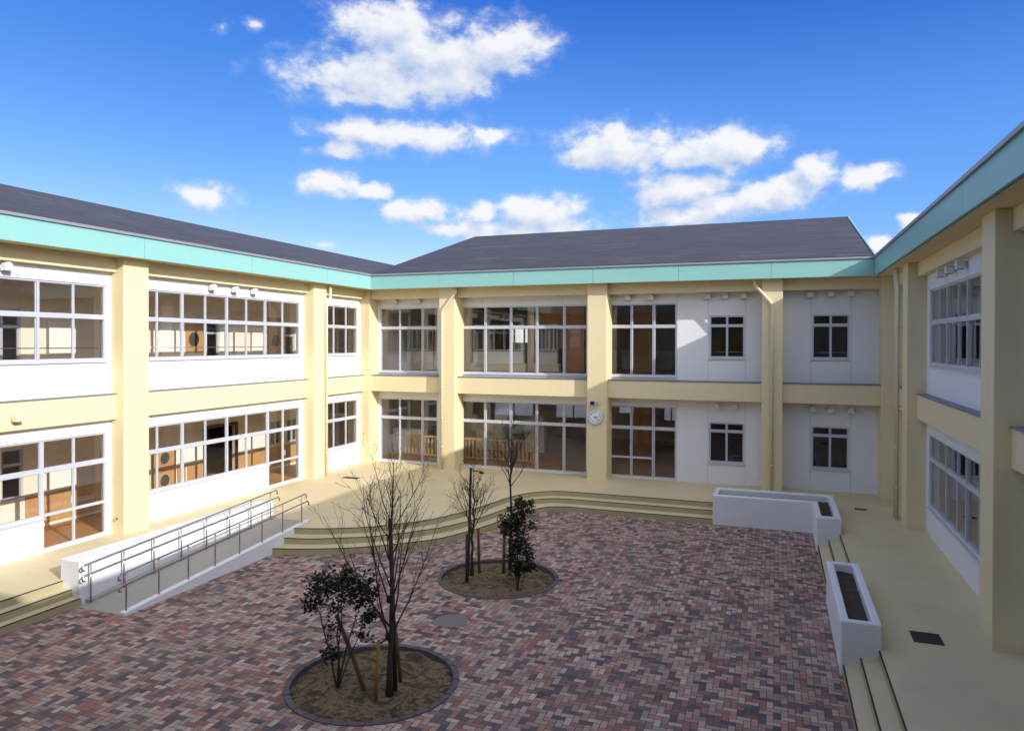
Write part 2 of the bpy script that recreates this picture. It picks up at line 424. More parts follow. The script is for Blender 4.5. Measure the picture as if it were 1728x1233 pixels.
for a, b in colsL: column(FL, lw, a, b, .45)
beams(FL, lw, [(b, c) for (_, b), (c, _) in zip(colsL, colsL[1:])], .205)
for u, z in ((17.11,6.60),(18.06,6.60),(18.94,6.60),(10.95,6.60),(10.0,6.60)): cowl(FL, lw, u, z)
o = cowl(Face('L', -15.845), lw, 11.04, 3.27); o.data.materials[0] = M['pipe']
mb = MB(); mb.tube([(-15.82, 13.678, .40), (-15.82, 13.60, .40), (-15.82, 13.57, .36)], .018, 8); mb.tube([(-15.86, 13.62, .44), (-15.78, 13.62, .44)], .01, 6); mb.tube([(-15.82, 13.62, .40), (-15.82, 13.62, .44)], .01, 6)
mb.build('garden_tap', M['steel'], lw)
downpipe(lw, [(-15.50, 22.56, 7.08), (-15.50, 22.56, 6.55), (-15.53, 22.36, 6.3), (-15.53, 22.36, 6.05), (-15.53, 22.36, 0.0)], .05, (.9, 2.0, 3.1, 4.2, 5.3), (-1, 0))
fascia(lw, (XF_L, -2), (XF_L, YF_B-.0), ((1, 0), [(6.0+2)/26.93, (9.97+2)/26.93, (13.98+2)/26.93, (17.99+2)/26.93, (21.95+2)/26.93]))
mb = MB(); mb.box((-16.05+.001, -2, 7.089), (XF_L-.092, 26.13, 7.12)); mb.build('soffit', M['soffit'], lw)
mb = MB()                                                  # roof: a solid with eave, ridge and back eave
ze = 7.70; xr = -21.7; zr = ze + SL*(XF_L-xr); xb = -28.2
prof = [(XF_L+.03, ze), (xr, zr), (xb, ze), (xb, ze-.12), (xr, zr-.3), (XF_L+.03, ze-.02)]
n = len(prof); i0 = len(mb.v)
mb.v += [(x, -3, z) for x, z in prof] + [(x, 41, z) for x, z in prof]
for k in range(n): mb.f.append((k, (k+1) % n, n+(k+1) % n, n+k)); mb.smooth.append(False)
mb.f += [tuple(range(n)), tuple(range(n, 2*n))]; mb.smooth += [False, False]
mb.build('roof', M['roof'], lw)
mb = MB(); mb.box((XF_L+.05, -2, 7.612), (XF_L-.10, YF_B+.06, 7.679)); mb.build('eaves_flashing', M['grey_metal'], lw)
# interior: a corridor behind the windows, its inner wall with doors, boards and panels
XI = -18.25; FI = Face('L', XI)
open_ = [(19.24,20.68,.06,1.98), (12.4,12.95,.9,2.2), (10.2,11.9,.9,2.2), (7.6,9.4,.9,2.2), (23.62,24.3,.95,1.9), (22.6,23.3,.95,1.9), (15.2,16.6,.95,1.9),
         (19.32,19.9,4.2,5.75), (20.15,20.4,4.2,5.75), (23.5,24.1,4.4,5.6), (10.6,12.9,4.4,5.75), (15.2,16.9,4.4,5.75), (7.2,9.8,4.4,5.75)]
mb = MB(); wall_holes(mb, FI, -1.8, 39.8, .0, 7.0, open_, -.12, 0); mb.build('corridor_wall', M['inwall'], lw)
for a, b, c, d in open_[1:]:                       # glazed openings between corridor and classrooms
    window(FI, lw, a, b, c, d, mull=[(a+(b-a)*k/max(1, round((b-a)/.45)), .05) for k in range(1, max(1, round((b-a)/.45)))], trans=[c+(d-c)*.68] if d-c > 1 else (), name='inner_window', sill=False, tw=.06)
def panel(u0, u1, z0, z1, mat, d=.02, name='wall_panel'):
    mb = MB(); FI.box(mb, u0, u1, .002, d, z0, z1); return mb.build(name, M[mat], lw)
for a, b in ((13.0,16.9),(18.02,18.36),(18.44,19.1),(20.75,22.5),(7.2,7.5),(9.5,10.1),(12.0,12.3)): 
    panel(a, b, .12, .90, 'dado', .03, 'wood_dado'); 
    if b-a > .2 and a not in (13.0,): panel(a, b, .93, 1.55, 'inwhite')
panel(13.5, 14.9, .93, 1.55, 'inwhite'); panel(9.5, 12.3, .12, .88, 'dado', .025, 'wood_dado')
panel(22.5, 25.2, .12, .88, 'dado', .03, 'wood_dado')
for a, b in ((17.32,17.80),(17.84,18.22),(13.6,14.4),(19.92,20.12),(20.5,20.7),(21.6,22.3),(9.9,10.5),(7.0,7.15)): panel(a, b, 4.6, 5.5, 'inwhite', .03)
def porthole_board(u0, u1, z0, z1, holes, mat):
    """board with round dark port holes"""
    mb = MB(); FI.box(mb, u0, u1, .002, .03, z0, z1); b = mb.build('notice_board', M[mat], lw)
    for u, z, r in holes:
        g = MB(); g.tube([FI.P(u, .031, z), FI.P(u, .036, z)], r, 24); g.build('round_window', M['unlit_room'], b)
        g = MB(); ring = [FI.P(u+r*cos(2*pi*k/24), .04, z+r*sin(2*pi*k/24)) for k in range(25)]; g.tube(ring, .018, 6, False); g.build('round_frame', M['dado'], b)
porthole_board(17.02, 17.95, .12, 1.6, [(17.49, 1.25, .20), (17.49, .54, .20)], 'dado')
porthole_board(18.38, 19.23, 4.6, 5.6, [(18.71, 5.03, .25)], 'railwood')
porthole_board(22.47, 23.26, 4.4, 5.9, [(22.87, 5.0, .25)], 'railwood')
mb = MB()
for a, b, c, d in ((19.14,19.24,.06,2.08),(20.68,20.78,.06,2.08)): FI.box(mb, a, b, .002, .06, c, d)
FI.box(mb, 19.24, 20.68, .002, .06, 1.98, 2.08); mb.build('door_frame', M['doorframe'], lw)
mb = MB(); mb.box((-26, -1.9, -.25), (-16.251, 39.9, .03)); mb.build('ground_floor', M['floorwood'], lw)
mb = MB(); mb.box((-26, -1.9, 2.86), (-16.251, 39.9, 3.60)); mb.build('floor_slab', M['ceil'], lw)
mb = MB(); mb.box((-26, -1.9, 3.604), (-16.251, 39.9, 3.72)); mb.build('upper_floor', M['floorwood'], lw)
mb = MB(); mb.box((-26, -1.9, 6.70), (-16.251, 39.9, 6.85)); mb.build('ceiling', M['ceil'], lw)
mb = MB(); mb.box((-26.2, -2, -.3), (-26.005, 40, 7.5)); mb.box((-26.004, -2, -.3), (-16.252, -1.905, 7.5)); mb.box((-26.004, 39.905, -.3), (-16.252, 40, 7.5)); mb.build('outer_wall', M['cream'], lw)

# ------------------------------------------------------------------ rear wing
rw = thing('school_wing', (-6, 26.13, 0), 'rear school wing with tall window bays, a clock column and a dark gabled roof', 'building', 'wings of the school around the courtyard')
bays = [(-15.52, -12.84, [-14.6, (-13.54, .085)]), (-11.77, -6.62, [(-10.77, .085), (-9.69, .085), (-8.62, .085), (-7.53, .085)]), (-5.75, -3.33, [(-4.96, .07), (-4.15, .085)])]
small = [(-2.19, -1.0), (1.16, 2.31)]
holesB = []
for a, b, m in bays: holesB += [(a, b, .02, 2.648), (a, b, 3.73, 6.39)]
for a, b in small: holesB += [(a, b, .73, 2.16), (a, b, 4.42, 5.92)]
mb = MB(); wall_holes(mb, FB, -16.04, 3.74, -.3, 7.084, holesB); mb.build('wall', M['white'], rw)
for k, (a, b, m) in enumerate(bays):
    window(FB, rw, a, b, 3.73, 6.39, mull=m, trans=[5.55])
    window(FB, rw, a, b, .02, 2.648, mull=m, trans=[1.84], name='glazed_door' if k == 2 else 'window', sill=False, rail=[(-5.7, -4.19, .75)] if k == 2 else (), handle=-5.0 if k == 2 else None)
for a, b in small:
    window(FB, rw, a, b, .73, 2.16, mull=[(a+b)/2], trans=[1.85], tw=.08); window(FB, rw, a, b, 4.42, 5.92, mull=[(a+b)/2], trans=[5.56], tw=.08, bars=[(a, b, 4.64)])
mb = MB()
for x, zz in ((-3.31,(0,6.7)),(-2.23,(0,6.7)),(-.97,(0,6.7)),(1.12,(0,6.7)),(2.36,(0,6.7)),(-14.0,(6.42,6.7)),(-10.9,(6.42,6.7)),(-7.6,(6.42,6.7))):
    for z0, z1 in ([(zz[0], 2.95), (3.63, zz[1])] if zz[0] == 0 else [zz]):
        FB.box(mb, x-.005, x+.005, .0005, .003, z0, z1)
mb.build('sealant_joint', M['joint'], rw)
colsB = [(-12.384, -11.713), (-6.417, -5.698), (-.424, .225), (3.18, 3.745)]
for a, b in colsB: column(FB, rw, a, b, .815)
beams(FB, rw, [(-15.598, -12.384), (-11.713, -6.417), (-5.698, -.424), (.225, 3.18)], .57)
for u, z in ((-14.72,6.63),(-13.65,6.63),(-5.06,6.60),(-4.22,6.60),(-2.25,6.60),(-1.64,6.60),(-1.04,6.60),(1.10,6.60),(1.73,6.60),(2.34,6.60),(-1.92,2.74),(-1.32,2.74),(1.19,2.74),(1.75,2.74),(2.35,2.74)): cowl(FB, rw, u, z)
yp = 25.31-.07
downpipe(rw, [(-11.62, yp-.01, 7.08), (-11.62, yp-.01, 6.90), (-12.22, yp, 6.20), (-12.22, yp, 5.9), (-12.22, yp, 0)], .05, (.9, 2.0, 3.2, 4.3, 5.4), (0, 1))
downpipe(rw, [(-.66, yp-.01, 7.08), (-.66, yp-.01, 6.90), (-.11, yp, 6.25), (-.11, yp, 5.9), (-.11, yp, 0)], .05, (.9, 2.0, 3.2, 4.3, 5.4), (0, 1))
LB = XF_R-XF_L
fascia(rw, (XF_L, YF_B), (XF_R, YF_B), ((0, -1), [(x-XF_L)/LB for x in (-12.2, -9.14, -6.12, -3.12, -.14)]))
mb = MB(); mb.box((XF_L-.09, YF_B+.092, 7.0885), (XF_R+.09, 26.129, 7.119)); mb.build('soffit', M['soffit'], rw)
mb = MB(); mb.box((XF_L+.051, YF_B-.05, 7.613), (XF_R-.051, YF_B+.10, 7.68)); mb.build('eaves_flashing', M['grey_metal'], rw)
yr, zrr = 34.1, 7.70+SL*(34.1-YF_B)
mb = MB(); e0 = (XF_L+.05, YF_B-.03, 7.70); e1 = (XF_R-.02, YF_B-.03, 7.70); r0 = (-14.62, yr, zrr); r1 = (2.88, yr, zrr); b0 = (-15.2, 43.3, 7.7); b1 = (2.9, 43.3, 7.7)
mb.face([e0, e1, r1, r0]); mb.face([r0, r1, b1, b0]); mb.face([e0, r0, b0]); mb.face([e1, b1, r1]); mb.face([e0, b0, b1, e1])
rf = mb.build('roof', M['roof'], rw)
mb = MB()                                                   # teal verge boards along the right gable
for p, q in ((e1, r1), (r1, b1)):
    mb.hexa([(p[0]+.002,p[1],p[2]-.18),(p[0]+.05,p[1],p[2]-.18),(q[0]+.05,q[1],q[2]-.18),(q[0]+.002,q[1],q[2]-.18),(p[0]+.002,p[1],p[2]+.03),(p[0]+.05,p[1],p[2]+.03),(q[0]+.05,q[1],q[2]+.03),(q[0]+.002,q[1],q[2]+.03)])
mb.build('verge_board', M['teal'], rf)
# inside the rear wing: hall on the ground floor, gallery above
mb = MB(); mb.box((-16.0, 26.331, -.25), (3.7, 42, .03)); mb.build('hall_floor', M['floorwood'], rw)
mb = MB(); mb.box((-16.0, 26.331, 2.80), (3.7, 42, 3.60)); mb.build('floor_slab', M['ceil'], rw)
mb = MB(); mb.box((-16.0, 26.331, 3.604), (3.7, 42, 3.72)); mb.build('upper_floor', M['floorwood'], rw)
mb = MB(); mb.box((-16.0, 26.331, 6.62), (3.7, 42, 6.8)); mb.build('ceiling', M['ceil'], rw)
FBB = Face('B', 36.5)
bh = [(-14.5,-12.2,.95,2.3),(-11,-9,.95,2.3),(-7.6,-5.9,1.3,2.3),(-5.3,-4.5,1.0,2.3),(-13.5,-12,4.9,5.9)]
mb = MB(); wall_holes(mb, FBB, -16.04, 3.74, -.3, 7.4, bh); mb.build('hall_back_wall', M['inwall'], rw)
for a, b, c, d in bh: window(FBB, rw, a, b, c, d, mull=[(a+b)/2], name='window', sill=False)
mb = MB(); mb.box((-2.75, 26.332, .04), (-2.6, 36.25, 2.79)); mb.box((-2.75, 26.332, 3.73), (-2.6, 36.25, 6.61)); mb.box((.6, 26.332, .04), (.75, 36.25, 2.79)); mb.box((.6, 26.332, 3.73), (.75, 36.25, 6.61)); mb.build('partition_wall', M['unlit_room'], rw)
mb = MB(); mb.box((-2.59, 28.2, .04), (.59, 28.3, 2.79)); mb.box((-2.59, 28.2, 3.73), (.59, 28.3, 6.61)); mb.box((.76, 28.2, .04), (3.7, 28.3, 2.79)); mb.box((.76, 28.2, 3.73), (3.7, 28.3, 6.61)); mb.build('room_wall', M['unlit_room'], rw)
for z0, z1 in ((.035, 2.795), (3.725, 6.615)):
    mb = MB(); mb.box((-5.78, 31.0, z0), (-4.95, 31.85, z1)); mb.build('wood_pillar', M['colwood'], rw)
# gallery partitions upstairs: cream plinth, white panel, dark glazing above
FG = Face('B', 29.2)
for a, b in ((-17+1.05, -14.6), (-12.6, -10.2), (-9.6, -8.7)):
    mb = MB(); FG.box(mb, a, b, -.15, 0, 4.06, 4.56); mb.build('white_panel', M['inwhite'], rw)
    mb = MB(); FG.box(mb, a-.12, b+.12, -.15, .25, 3.725, 4.058); mb.build('plinth', M['inwall'], rw)
    w = window(FG, rw, a, b, 4.60, 5.75, mull=[a+(b-a)*k/5 for k in range(1, 5)], sill=False)
mb = MB(); FG.box(mb, -14.5, -12.75, -.2, 0, 3.725, 6.61); FG.box(mb, -10.05, -9.75, -.2, 0, 3.725, 6.61); mb.build('gallery_wall', M['inwall'], rw)
mb = MB(); FG.box(mb, -8.5, -7.55, -.25, -.05, 3.725, 6.61); FG.box(mb, -9.7, -8.55, -.25, -.16, 4.7, 6.61); mb.build('wood_screen', M['colwood'], rw)
for a, b in ((-7.3, -6.5), (-6.2, -5.4), (-4.6, -3.9)):
    mb = MB(); mb.box((a-.5, 33.0, 3.73), (b-.5, 33.2, 4.6)); mb.build('cupboard', M['inwhite'], rw)
mb = MB()
for a, b, y, z in ((-15.9, -14.4, 27.9, 1.15), (-13.0, -11.6, 30.5, 1.3), (-10.6, -9.7, 30.5, 1.3)): mb.box((a, y, .035), (b, y+.4, z))
mb.build('low_partition', M['inwhite'], rw)

# ------------------------------------------------------------------ right wing
gw = thing('school_wing', (3.75, 12, 0), 'shaded school wing on the right whose teal eaves rise towards the camera', 'building', 'wings of the school around the courtyard')
upR, loR = (4.40, 6.334), (.735, 2.602)
holesR = [(14.5, 21.1, *upR), (14.5, 21.1, *loR), (6.5, 13.2, *upR), (6.5, 13.2, *loR)]
mb = MB(); wall_holes(mb, FR, -2, 42, -.3, 7.084, holesR); mb.build('wall', M['white'], gw)
mR = [(20.12,.034), (19.25, .08), (18.22,.034), (17.36, .08), (16.4,.034), (15.5, .08)]
window(FR, gw, 14.5, 21.1, *upR, mull=mR, trans=[5.48]); window(FR, gw, 14.5, 21.1, *loR, mull=mR, trans=[1.97])
for z, t in ((upR, 5.48), (loR, 1.97)): window(FR, gw, 6.5, 13.2, *z, mull=[u-8 for u in (20.12,19.25,18.22,17.36,16.4,15.5)], trans=[t])
colsR = [(-2.3, -1.55), (5.40, 6.2), (13.42, 14.2), (21.48, 22.26)]
for a, b in colsR: column(FR, gw, a, b, .46)
beams(FR, gw, [(-1.55, 5.40), (6.2, 13.42), (14.2, 21.48), (22.26, 25.30)], .22)
for u in (19.19, 18.25, 17.27): cowl(FR, gw, u, 6.59)
for dx in (0, .14): downpipe(gw, [(3.20, 22.62+dx*2.2, 7.08), (3.20, 22.62+dx*2.2, 6.75), (3.22, 22.52+dx*2.2, 6.5), (3.22, 22.52+dx*2.2, 6.3), (3.22, 22.52+dx*2.2, 0)], .045, (.9, 2.0, 3.2, 4.3, 5.4), (1, 0))
LRr = YF_B+2
fascia(gw, (XF_R, -2), (XF_R, YF_B), ((-1, 0), [(y+2)/LRr for y in (1.7, 5.7, 9.7, 13.74, 17.7, 21.7)]))
mb = MB(); mb.box((XF_R+.092, -2, 7.089), (3.749, 26.13, 7.12)); mb.build('soffit', M['soffit'], gw)
mb = MB(); mb.box((XF_R-.05, -2, 7.612), (XF_R+.10, YF_B+.06, 7.679)); mb.build('eaves_flashing', M['grey_metal'], gw)
mb = MB(); xr = 9.2; zr = 7.70+SL*(xr-XF_R); prof = [(XF_R-.03, 7.70), (xr, zr), (15.5, 7.70), (15.5, 7.6), (xr, zr-.3), (XF_R-.03, 7.68)]
mb.v += [(x, -3, z) for x, z in prof] + [(x, 44, z) for x, z in prof]
for k in range(6): mb.f.append((k, (k+1) % 6, 6+(k+1) % 6, 6+k)); mb.smooth.append(False)
mb.f += [tuple(range(6)), tuple(range(6, 12))]; mb.smooth += [False, False]
mb.build('roof', M['roof'], gw)
mb = MB(); mb.box((3.951, -1.9, -.25), (14.4, 41.9, .03)); mb.build('ground_floor', M['floorwood'], gw)
mb = MB(); mb.box((3.951, -1.9, 2.86), (14.4, 41.9, 3.66)); mb.build('floor_slab', M['ceil'], gw)
mb = MB(); mb.box((3.951, -1.9, 6.70), (14.4, 41.9, 6.85)); mb.build('ceiling', M['ceil'], gw)
mb = MB(); mb.box((14.41, -2, -.3), (14.6, 42, 7.5)); mb.box((3.952, -2, -.3), (14.405, -1.905, 7.5)); mb.box((3.952, 41.905, -.3), (14.405, 42, 7.5)); mb.build('outer_wall', M['cream'], gw)
mb = MB(); mb.box((6.6, -1.8, .04), (6.75, 41.8, 2.85)); mb.box((6.6, -1.8, 3.67), (6.75, 41.8, 6.69)); mb.build('corridor_wall', M['inwall'], gw)

# ------------------------------------------------------------------ front wing, unseen behind the camera, added for shade and reflections
fw = thing('school_wing', (-6, -1.05, 0), 'unseen front school wing behind the viewpoint, its eave deepened to shade the paving', 'building', 'wings of the school around the courtyard')
hf = [(a, a+6.2, *z) for a in (-15, -5.2) for z in ((3.9, 6.38), (.1, 2.64))]
mb = MB(); wall_holes(mb, FF, -16.2, 3.9, -.3, 7.084, hf); mb.build('wall', M['white'], fw)
for h in hf: window(FF, fw, *h, mull=[h[0]+1.03*k for k in range(1, 6)], trans=[5.56 if h[2] > 3 else 1.9])
beams(FF, fw, [(-16.0, -8.6), (-8.0, -.2), (.4, 3.7)], .2)
for a, b in ((-8.6, -8.0), (-1.9+1.7, .4)): column(FF, fw, a, b, .45)
mb = MB(); mb.box((-17, -12, 2.9), (5, -1.26, 3.6)); mb.box((-17, -12, 6.75), (5, -1.26, 6.9)); mb.build('floor_slab', M['ceil'], fw)
mb = MB(); mb.box((-17, -12.2, -.3), (5, -12.01, 7.5)); mb.build('outer_wall', M['cream'], fw)
mb = MB(); mb.box((-15.2, 2.44, 7.075), (2.9, 2.50, 7.609)); mb.build('fascia', M['teal'], fw)  # eave, soffit and roof brought far forward to darken the near paving
mb = MB(); mb.box((-15.2, -1.04, 7.09), (2.9, 2.435, 7.13)); mb.build('soffit', M['soffit'], fw)
mb = MB(); mb.v += [(x, y, z) for x in (-17, 5) for y, z in ((2.52, 7.7), (-5.5, 9.9), (-12.6, 7.7), (2.52, 7.62))]
mb.f += [(0,1,5,4),(1,2,6,5),(2,3,7,6),(3,0,4,7),(0,1,2,3),(4,5,6,7)]; mb.smooth += [False]*6
mb.build('roof', M['roof'], fw)

# ------------------------------------------------------------------ ground, terrace, steps
mb = MB(); mb.face([(-900,-900,-.62),(900,-900,-.62),(900,900,-.62),(-900,900,-.62)]); tag(mb.build('ground', M['ground']), kind='structure')
from mathutils.geometry import tessellate_polygon
PITS = [(-6.0, 9.9, 1.38, 1.25), (-5.95, 15.27, 1.40, 1.28)]
loops = [[Vector((-15.9,-1.2,-.46)),Vector((3.6,-1.2,-.46)),Vector((3.6,26.2,-.46)),Vector((-15.9,26.2,-.46))]]
for cx, cy, Ro, Ri in PITS: loops.append([Vector((cx+(Ro-.03)*cos(-2*pi*k/64), cy+(Ro-.03)*sin(-2*pi*k/64), -.46)) for k in range(64)])
mb = MB(); mb.v = [tuple(v) for l in loops for v in l]
for tri in tessellate_polygon(loops):
    a, b, c = [Vector(mb.v[i]) for i in tri]
    if (b-a).cross(c-a).z < 0: tri = tri[::-1]
    mb.f.append(tuple(tri)); mb.smooth.append(False)
tag(mb.build('courtyard_paving', M['paver']), 'red, grey and beige brick paving laid in herringbone across the courtyard', 'paving', kind='structure')
def smooth_curve(p, n=6):
    out = []
    for i in range(len(p)-1):
        a = Vector(p[max(i-1,0)]); b = Vector(p[i]); c = Vector(p[i+1]); d = Vector(p[min(i+2, len(p)-1)])
        for k in range(n):
            t = k/n; out.append(tuple(.5*((2*b)+(c-a)*t+(2*a-5*b+4*c-d)*t*t+(3*b-a-3*c+d)*t**3)))
    out.append(tuple(p[-1])); return out
E0 = smooth_curve([(-12.0,15.80),(-11.4,15.98),(-10.935,16.19),(-10.333,16.54),(-9.95,16.85),(-9.416,17.41),(-9.083,17.83),(-8.82,18.34),(-8.574,18.97),(-8.355,19.7),(-8.149,20.55),(-8.0,21.3),(-7.784,21.93),(-7.432,22.48),(-6.954,22.82),(-6.441,22.94),(-5.655,22.96)])
E1 = smooth_curve([(-12.0,15.38),(-11.3,15.56),(-10.72,15.85),(-9.77,16.45),(-8.88,17.45),(-8.45,18.15),(-8.13,18.95),(-7.9,19.8),(-7.73,20.62),(-7.58,21.4),(-7.383,21.98),(-6.885,22.40),(-6.32,22.53),(-5.5,22.54)])
E2 = smooth_curve([(-12.0,14.92),(-10.94,15.29),(-9.81,15.93),(-8.656,16.99),(-8.25,17.65),(-7.92,18.45),(-7.67,19.3),(-7.49,20.15),(-7.33,20.9),(-7.079,21.47),(-6.733,21.90),(-6.19,22.08),(-5.4,22.09)])
outer = [(3.9,-1.15),(3.9,26.3),(-16.2,26.3),(-16.2,-1.15)]
lv0 = outer + [(-13.80,-1.15),(-13.80,10.75),(-13.62,10.75),(-13.62,16.5),(-12.06,16.5)] + E0 + [(1.585,22.96),(1.585,-1.15)]
lv1 = outer + [(-13.55,-1.15),(-13.55,10.70),(-13.60,10.70),(-13.60,16.4),(-12.07,16.4)] + E1 + [(-1.62,22.54),(-1.62,22.8),(1.20,22.8),(1.20,22.0),(1.315,22.0),(1.315,-1.15)]
lv2 = outer + [(-13.32,-1.15),(-13.32,10.66),(-13.58,10.66),(-13.58,16.3),(-12.08,16.3)] + E2 + [(-1.60,22.09),(-1.60,22.85),(1.18,22.85),(1.18,21.9),(1.06,21.9),(1.06,-1.15)]
def level(name, poly, z0, z1, mat_top, parent=None):
    mb = MB(); mb.prism(poly, z0, z1, bottom=False, top=True)
    return mb.build(name, M[mat_top], parent)
ter = level('terrace', lv0, -.153, 0, 'terrace'); tag(ter, 'beige stone chip terrace around the courtyard with a rounded corner', 'terrace', kind='structure')
for o, p in ((ter, None),):
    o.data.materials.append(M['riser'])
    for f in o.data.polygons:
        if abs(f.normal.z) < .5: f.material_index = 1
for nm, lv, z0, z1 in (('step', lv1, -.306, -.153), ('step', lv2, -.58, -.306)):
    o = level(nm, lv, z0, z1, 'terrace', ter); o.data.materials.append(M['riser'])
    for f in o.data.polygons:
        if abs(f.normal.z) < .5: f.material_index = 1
def nosing(path, z):
    """dark strip let into the front edge of a tread (it stands 3 mm proud of riser and tread)"""
    mb = MB(); V = [Vector((p[0], p[1])) for p in path]
    for a, b in zip(V, V[1:]):
        t = (b-a).normalized(); nrm = Vector((t.y, -t.x))
        A, B = a+nrm*.004, b+nrm*.004; A2, B2 = a-nrm*.021, b-nrm*.021
        mb.hexa([(A2.x,A2.y,z-.014),(A.x,A.y,z-.014),(B.x,B.y,z-.014),(B2.x,B2.y,z-.014),(A2.x,A2.y,z+.003),(A.x,A.y,z+.003),(B.x,B.y,z+.003),(B2.x,B2.y,z+.003)])
    mb.build('step_nosing', M['nosing'], ter)
for E, z, xr_, xl in ((E0, 0, 1.585, -13.80), (E1, -.153, 1.315, -13.55), (E2, -.306, 1.06, -13.32)):
    nosing(E+[(-1.74, E[-1][1])], z); nosing([(xr_, 20.3), (xr_, -1.0)], z); nosing([(xl, -1.0), (xl, 10.62)], z)

# ------------------------------------------------------------------ ramp, low wall and handrails
mb = MB(); mb.box((-13.89, 10.63, -.5), (-13.34, 16.66, .443)); o = mb.build('low_wall', M['white'], None, .02)
tag(o, 'long low white wall between the ramp and the sunlit left terrace', 'wall')
rp = thing('wheelchair_ramp', (-12.7, 13.5, -.46), 'grey sloping wheelchair ramp with white kerb, rising beside the low white wall', 'ramp')
zr_ = lambda y: -.458+(y-10.55)/5.95*.462
mb = MB(); y0, y1 = 10.55, 16.52
mb.hexa([(-13.338,y0,-.6),(-12.148,y0,-.6),(-12.148,y1,-.6),(-13.338,y1,-.6),(-13.338,y0,zr_(y0)),(-12.148,y0,zr_(y0)),(-12.148,y1,zr_(y1)),(-13.338,y1,zr_(y1))]); mb.build('ramp_floor', M['rampfloor'], rp)
mb = MB(); y0, y1 = 10.52, 16.50
mb.hexa([(-12.146,y0,-.6),(-11.99,y0,-.6),(-11.99,y1,-.6),(-12.146,y1,-.6),(-12.146,y0,-.40),(-11.99,y0,-.40),(-11.99,y1,.06),(-12.146,y1,.06)]); mb.build('ramp_kerb', M['white'], rp, .012)
mb = MB(); y0, y1 = 10.75, 16.6
mb.hexa([(-13.336,y0,-.6),(-13.22,y0,-.6),(-13.22,y1,-.6),(-13.336,y1,-.6),(-13.336,y0,-.37),(-13.22,y0,-.37),(-13.22,y1,.07),(-13.336,y1,.07)]); mb.build('wall_kerb', M['rampfloor'], rp, .01)
def handrail(x, ys, zb, zt, label, ylo, yhi, dz2):
    t = thing('handrail', (x, ys[0], -.46), label, 'handrail', 'steel handrails on the ramp')
    for y in ys:
        mb = MB(); mb.tube([(x, y, zb(y)-.02), (x, y, zt(y)-.01)], .017, 8); mb.build('post', M['steel'], t)
    for k, dz in enumerate((0, -dz2)):
        xo = x if k == 0 else x+.035
        a, b = ylo-.02*k, yhi+.05*k
        za, zc = zt(a)+dz, zt(b)+dz
        pts = [(xo, a+.01, za-.12), (xo, a-.045, za-.10), (xo, a-.05, za-.05), (xo, a, za), (xo, (a+b)/2, (za+zc)/2), (xo, b, zc), (xo, b+.05, zc-.005), (xo, b+.085, zc-.04), (xo, b+.085, zc-.12)]
        mb = MB(); mb.tube(pts, .018, 8); mb.build('rail', M['steel'], t)
lin = lambda y, ya, za, yb, zb: za+(y-ya)*(zb-za)/(yb-ya)
ysn = [10.63+.8*k for k in range(8)]
handrail(-12.07, ysn, lambda y: lin(y, 10.52, -.40, 16.5, .06), lambda y: lin(y, 10.6, .365, 16.2, .775), 'outer steel handrail standing on the ramp kerb towards the brick paving', 10.5, 16.35, .21)
ysf = [10.77+.798*k for k in range(8)]
handrail(-13.20, ysf, lambda y: lin(y, 10.75, -.37, 16.6, .07)-.03, lambda y: lin(y, 10.6, .385, 16.5, .765), 'inner steel handrail standing along the low white wall', 10.62, 16.55, .205)

# ------------------------------------------------------------------ planters
def planter_mesh(outer, inner, z0, z1, zs):
    mb = MB(); n = len(outer)
    for k in range(n):
        a, b, c, d = outer[k], outer[(k+1) % n], inner[(k+1) % n], inner[k]
        mb.face([(*a,z0),(*b,z0),(*b,z1),(*a,z1)]); mb.face([(*a,z1),(*b,z1),(*c,z1),(*d,z1)]); mb.face([(*d,z1),(*c,z1),(*c,z0),(*d,z0)])
    return mb
def planter(outer, inner, label, zsoil):
    cx = sum(p[0] for p in outer)/len(outer); cy = sum(p[1] for p in outer)/len(outer)
    t = thing('planter', (cx, cy, -.46), label, 'planter', 'white concrete planters')
    o = planter_mesh(outer, inner, -.52, .417, 0).build('planter_box', M['white'], t)
    import bmesh
    bm = bmesh.new(); bm.from_mesh(o.data); bmesh.ops.remove_doubles(bm, verts=bm.verts, dist=1e-4); bmesh.ops.recalc_face_normals(bm, faces=bm.faces); bm.to_mesh(o.data); bm.free()
    m = o.modifiers.new('bevel', 'BEVEL'); m.width = .03; m.segments = 2; m.limit_method = 'ANGLE'
    mb = MB(); xs = [p[0] for p in inner]; ys_ = [p[1] for p in inner]
    def soil(x0, x1, y0, y1):
        nx, ny = max(2, int((x1-x0)/.06)), max(2, int((y1-y0)/.06)); i0 = len(mb.v)
        for i in range(nx+1):
            for j in range(ny+1):
                x, y = x0+(x1-x0)*i/nx, y0+(y1-y0)*j/ny
                mb.v.append((x, y, zsoil+.035*noise.noise((x*5, y*5, 1))+.015*noise.noise((x*17, y*17, 3))))
        for i in range(nx):
            for j in range(ny):
                a = i0+i*(ny+1)+j; mb.f.append((a, a+ny+1, a+ny+2, a+1)); mb.smooth.append(True)
    return t, mb, soil
t, mb, soil = planter([(1.02,12.78),(1.635,12.78),(1.635,16.24),(1.02,16.24)], [(1.155,12.92),(1.50,12.92),(1.50,16.09),(1.155,16.09)], 'straight white planter straddling the right hand steps', .24)
soil(1.15, 1.505, 12.915, 16.095); mb.build('soil', M['darksoil'], t)
t, mb, soil = planter([(-1.73,22.055),(1.03,22.055),(1.03,20.22),(1.635,20.22),(1.635,23.34),(-1.73,23.34)], [(-1.59,22.25),(1.165,22.25),(1.165,20.44),(1.49,20.44),(1.49,23.12),(-1.59,23.12)], 'L shaped white planter at the corner of the steps below the small windows', .22)
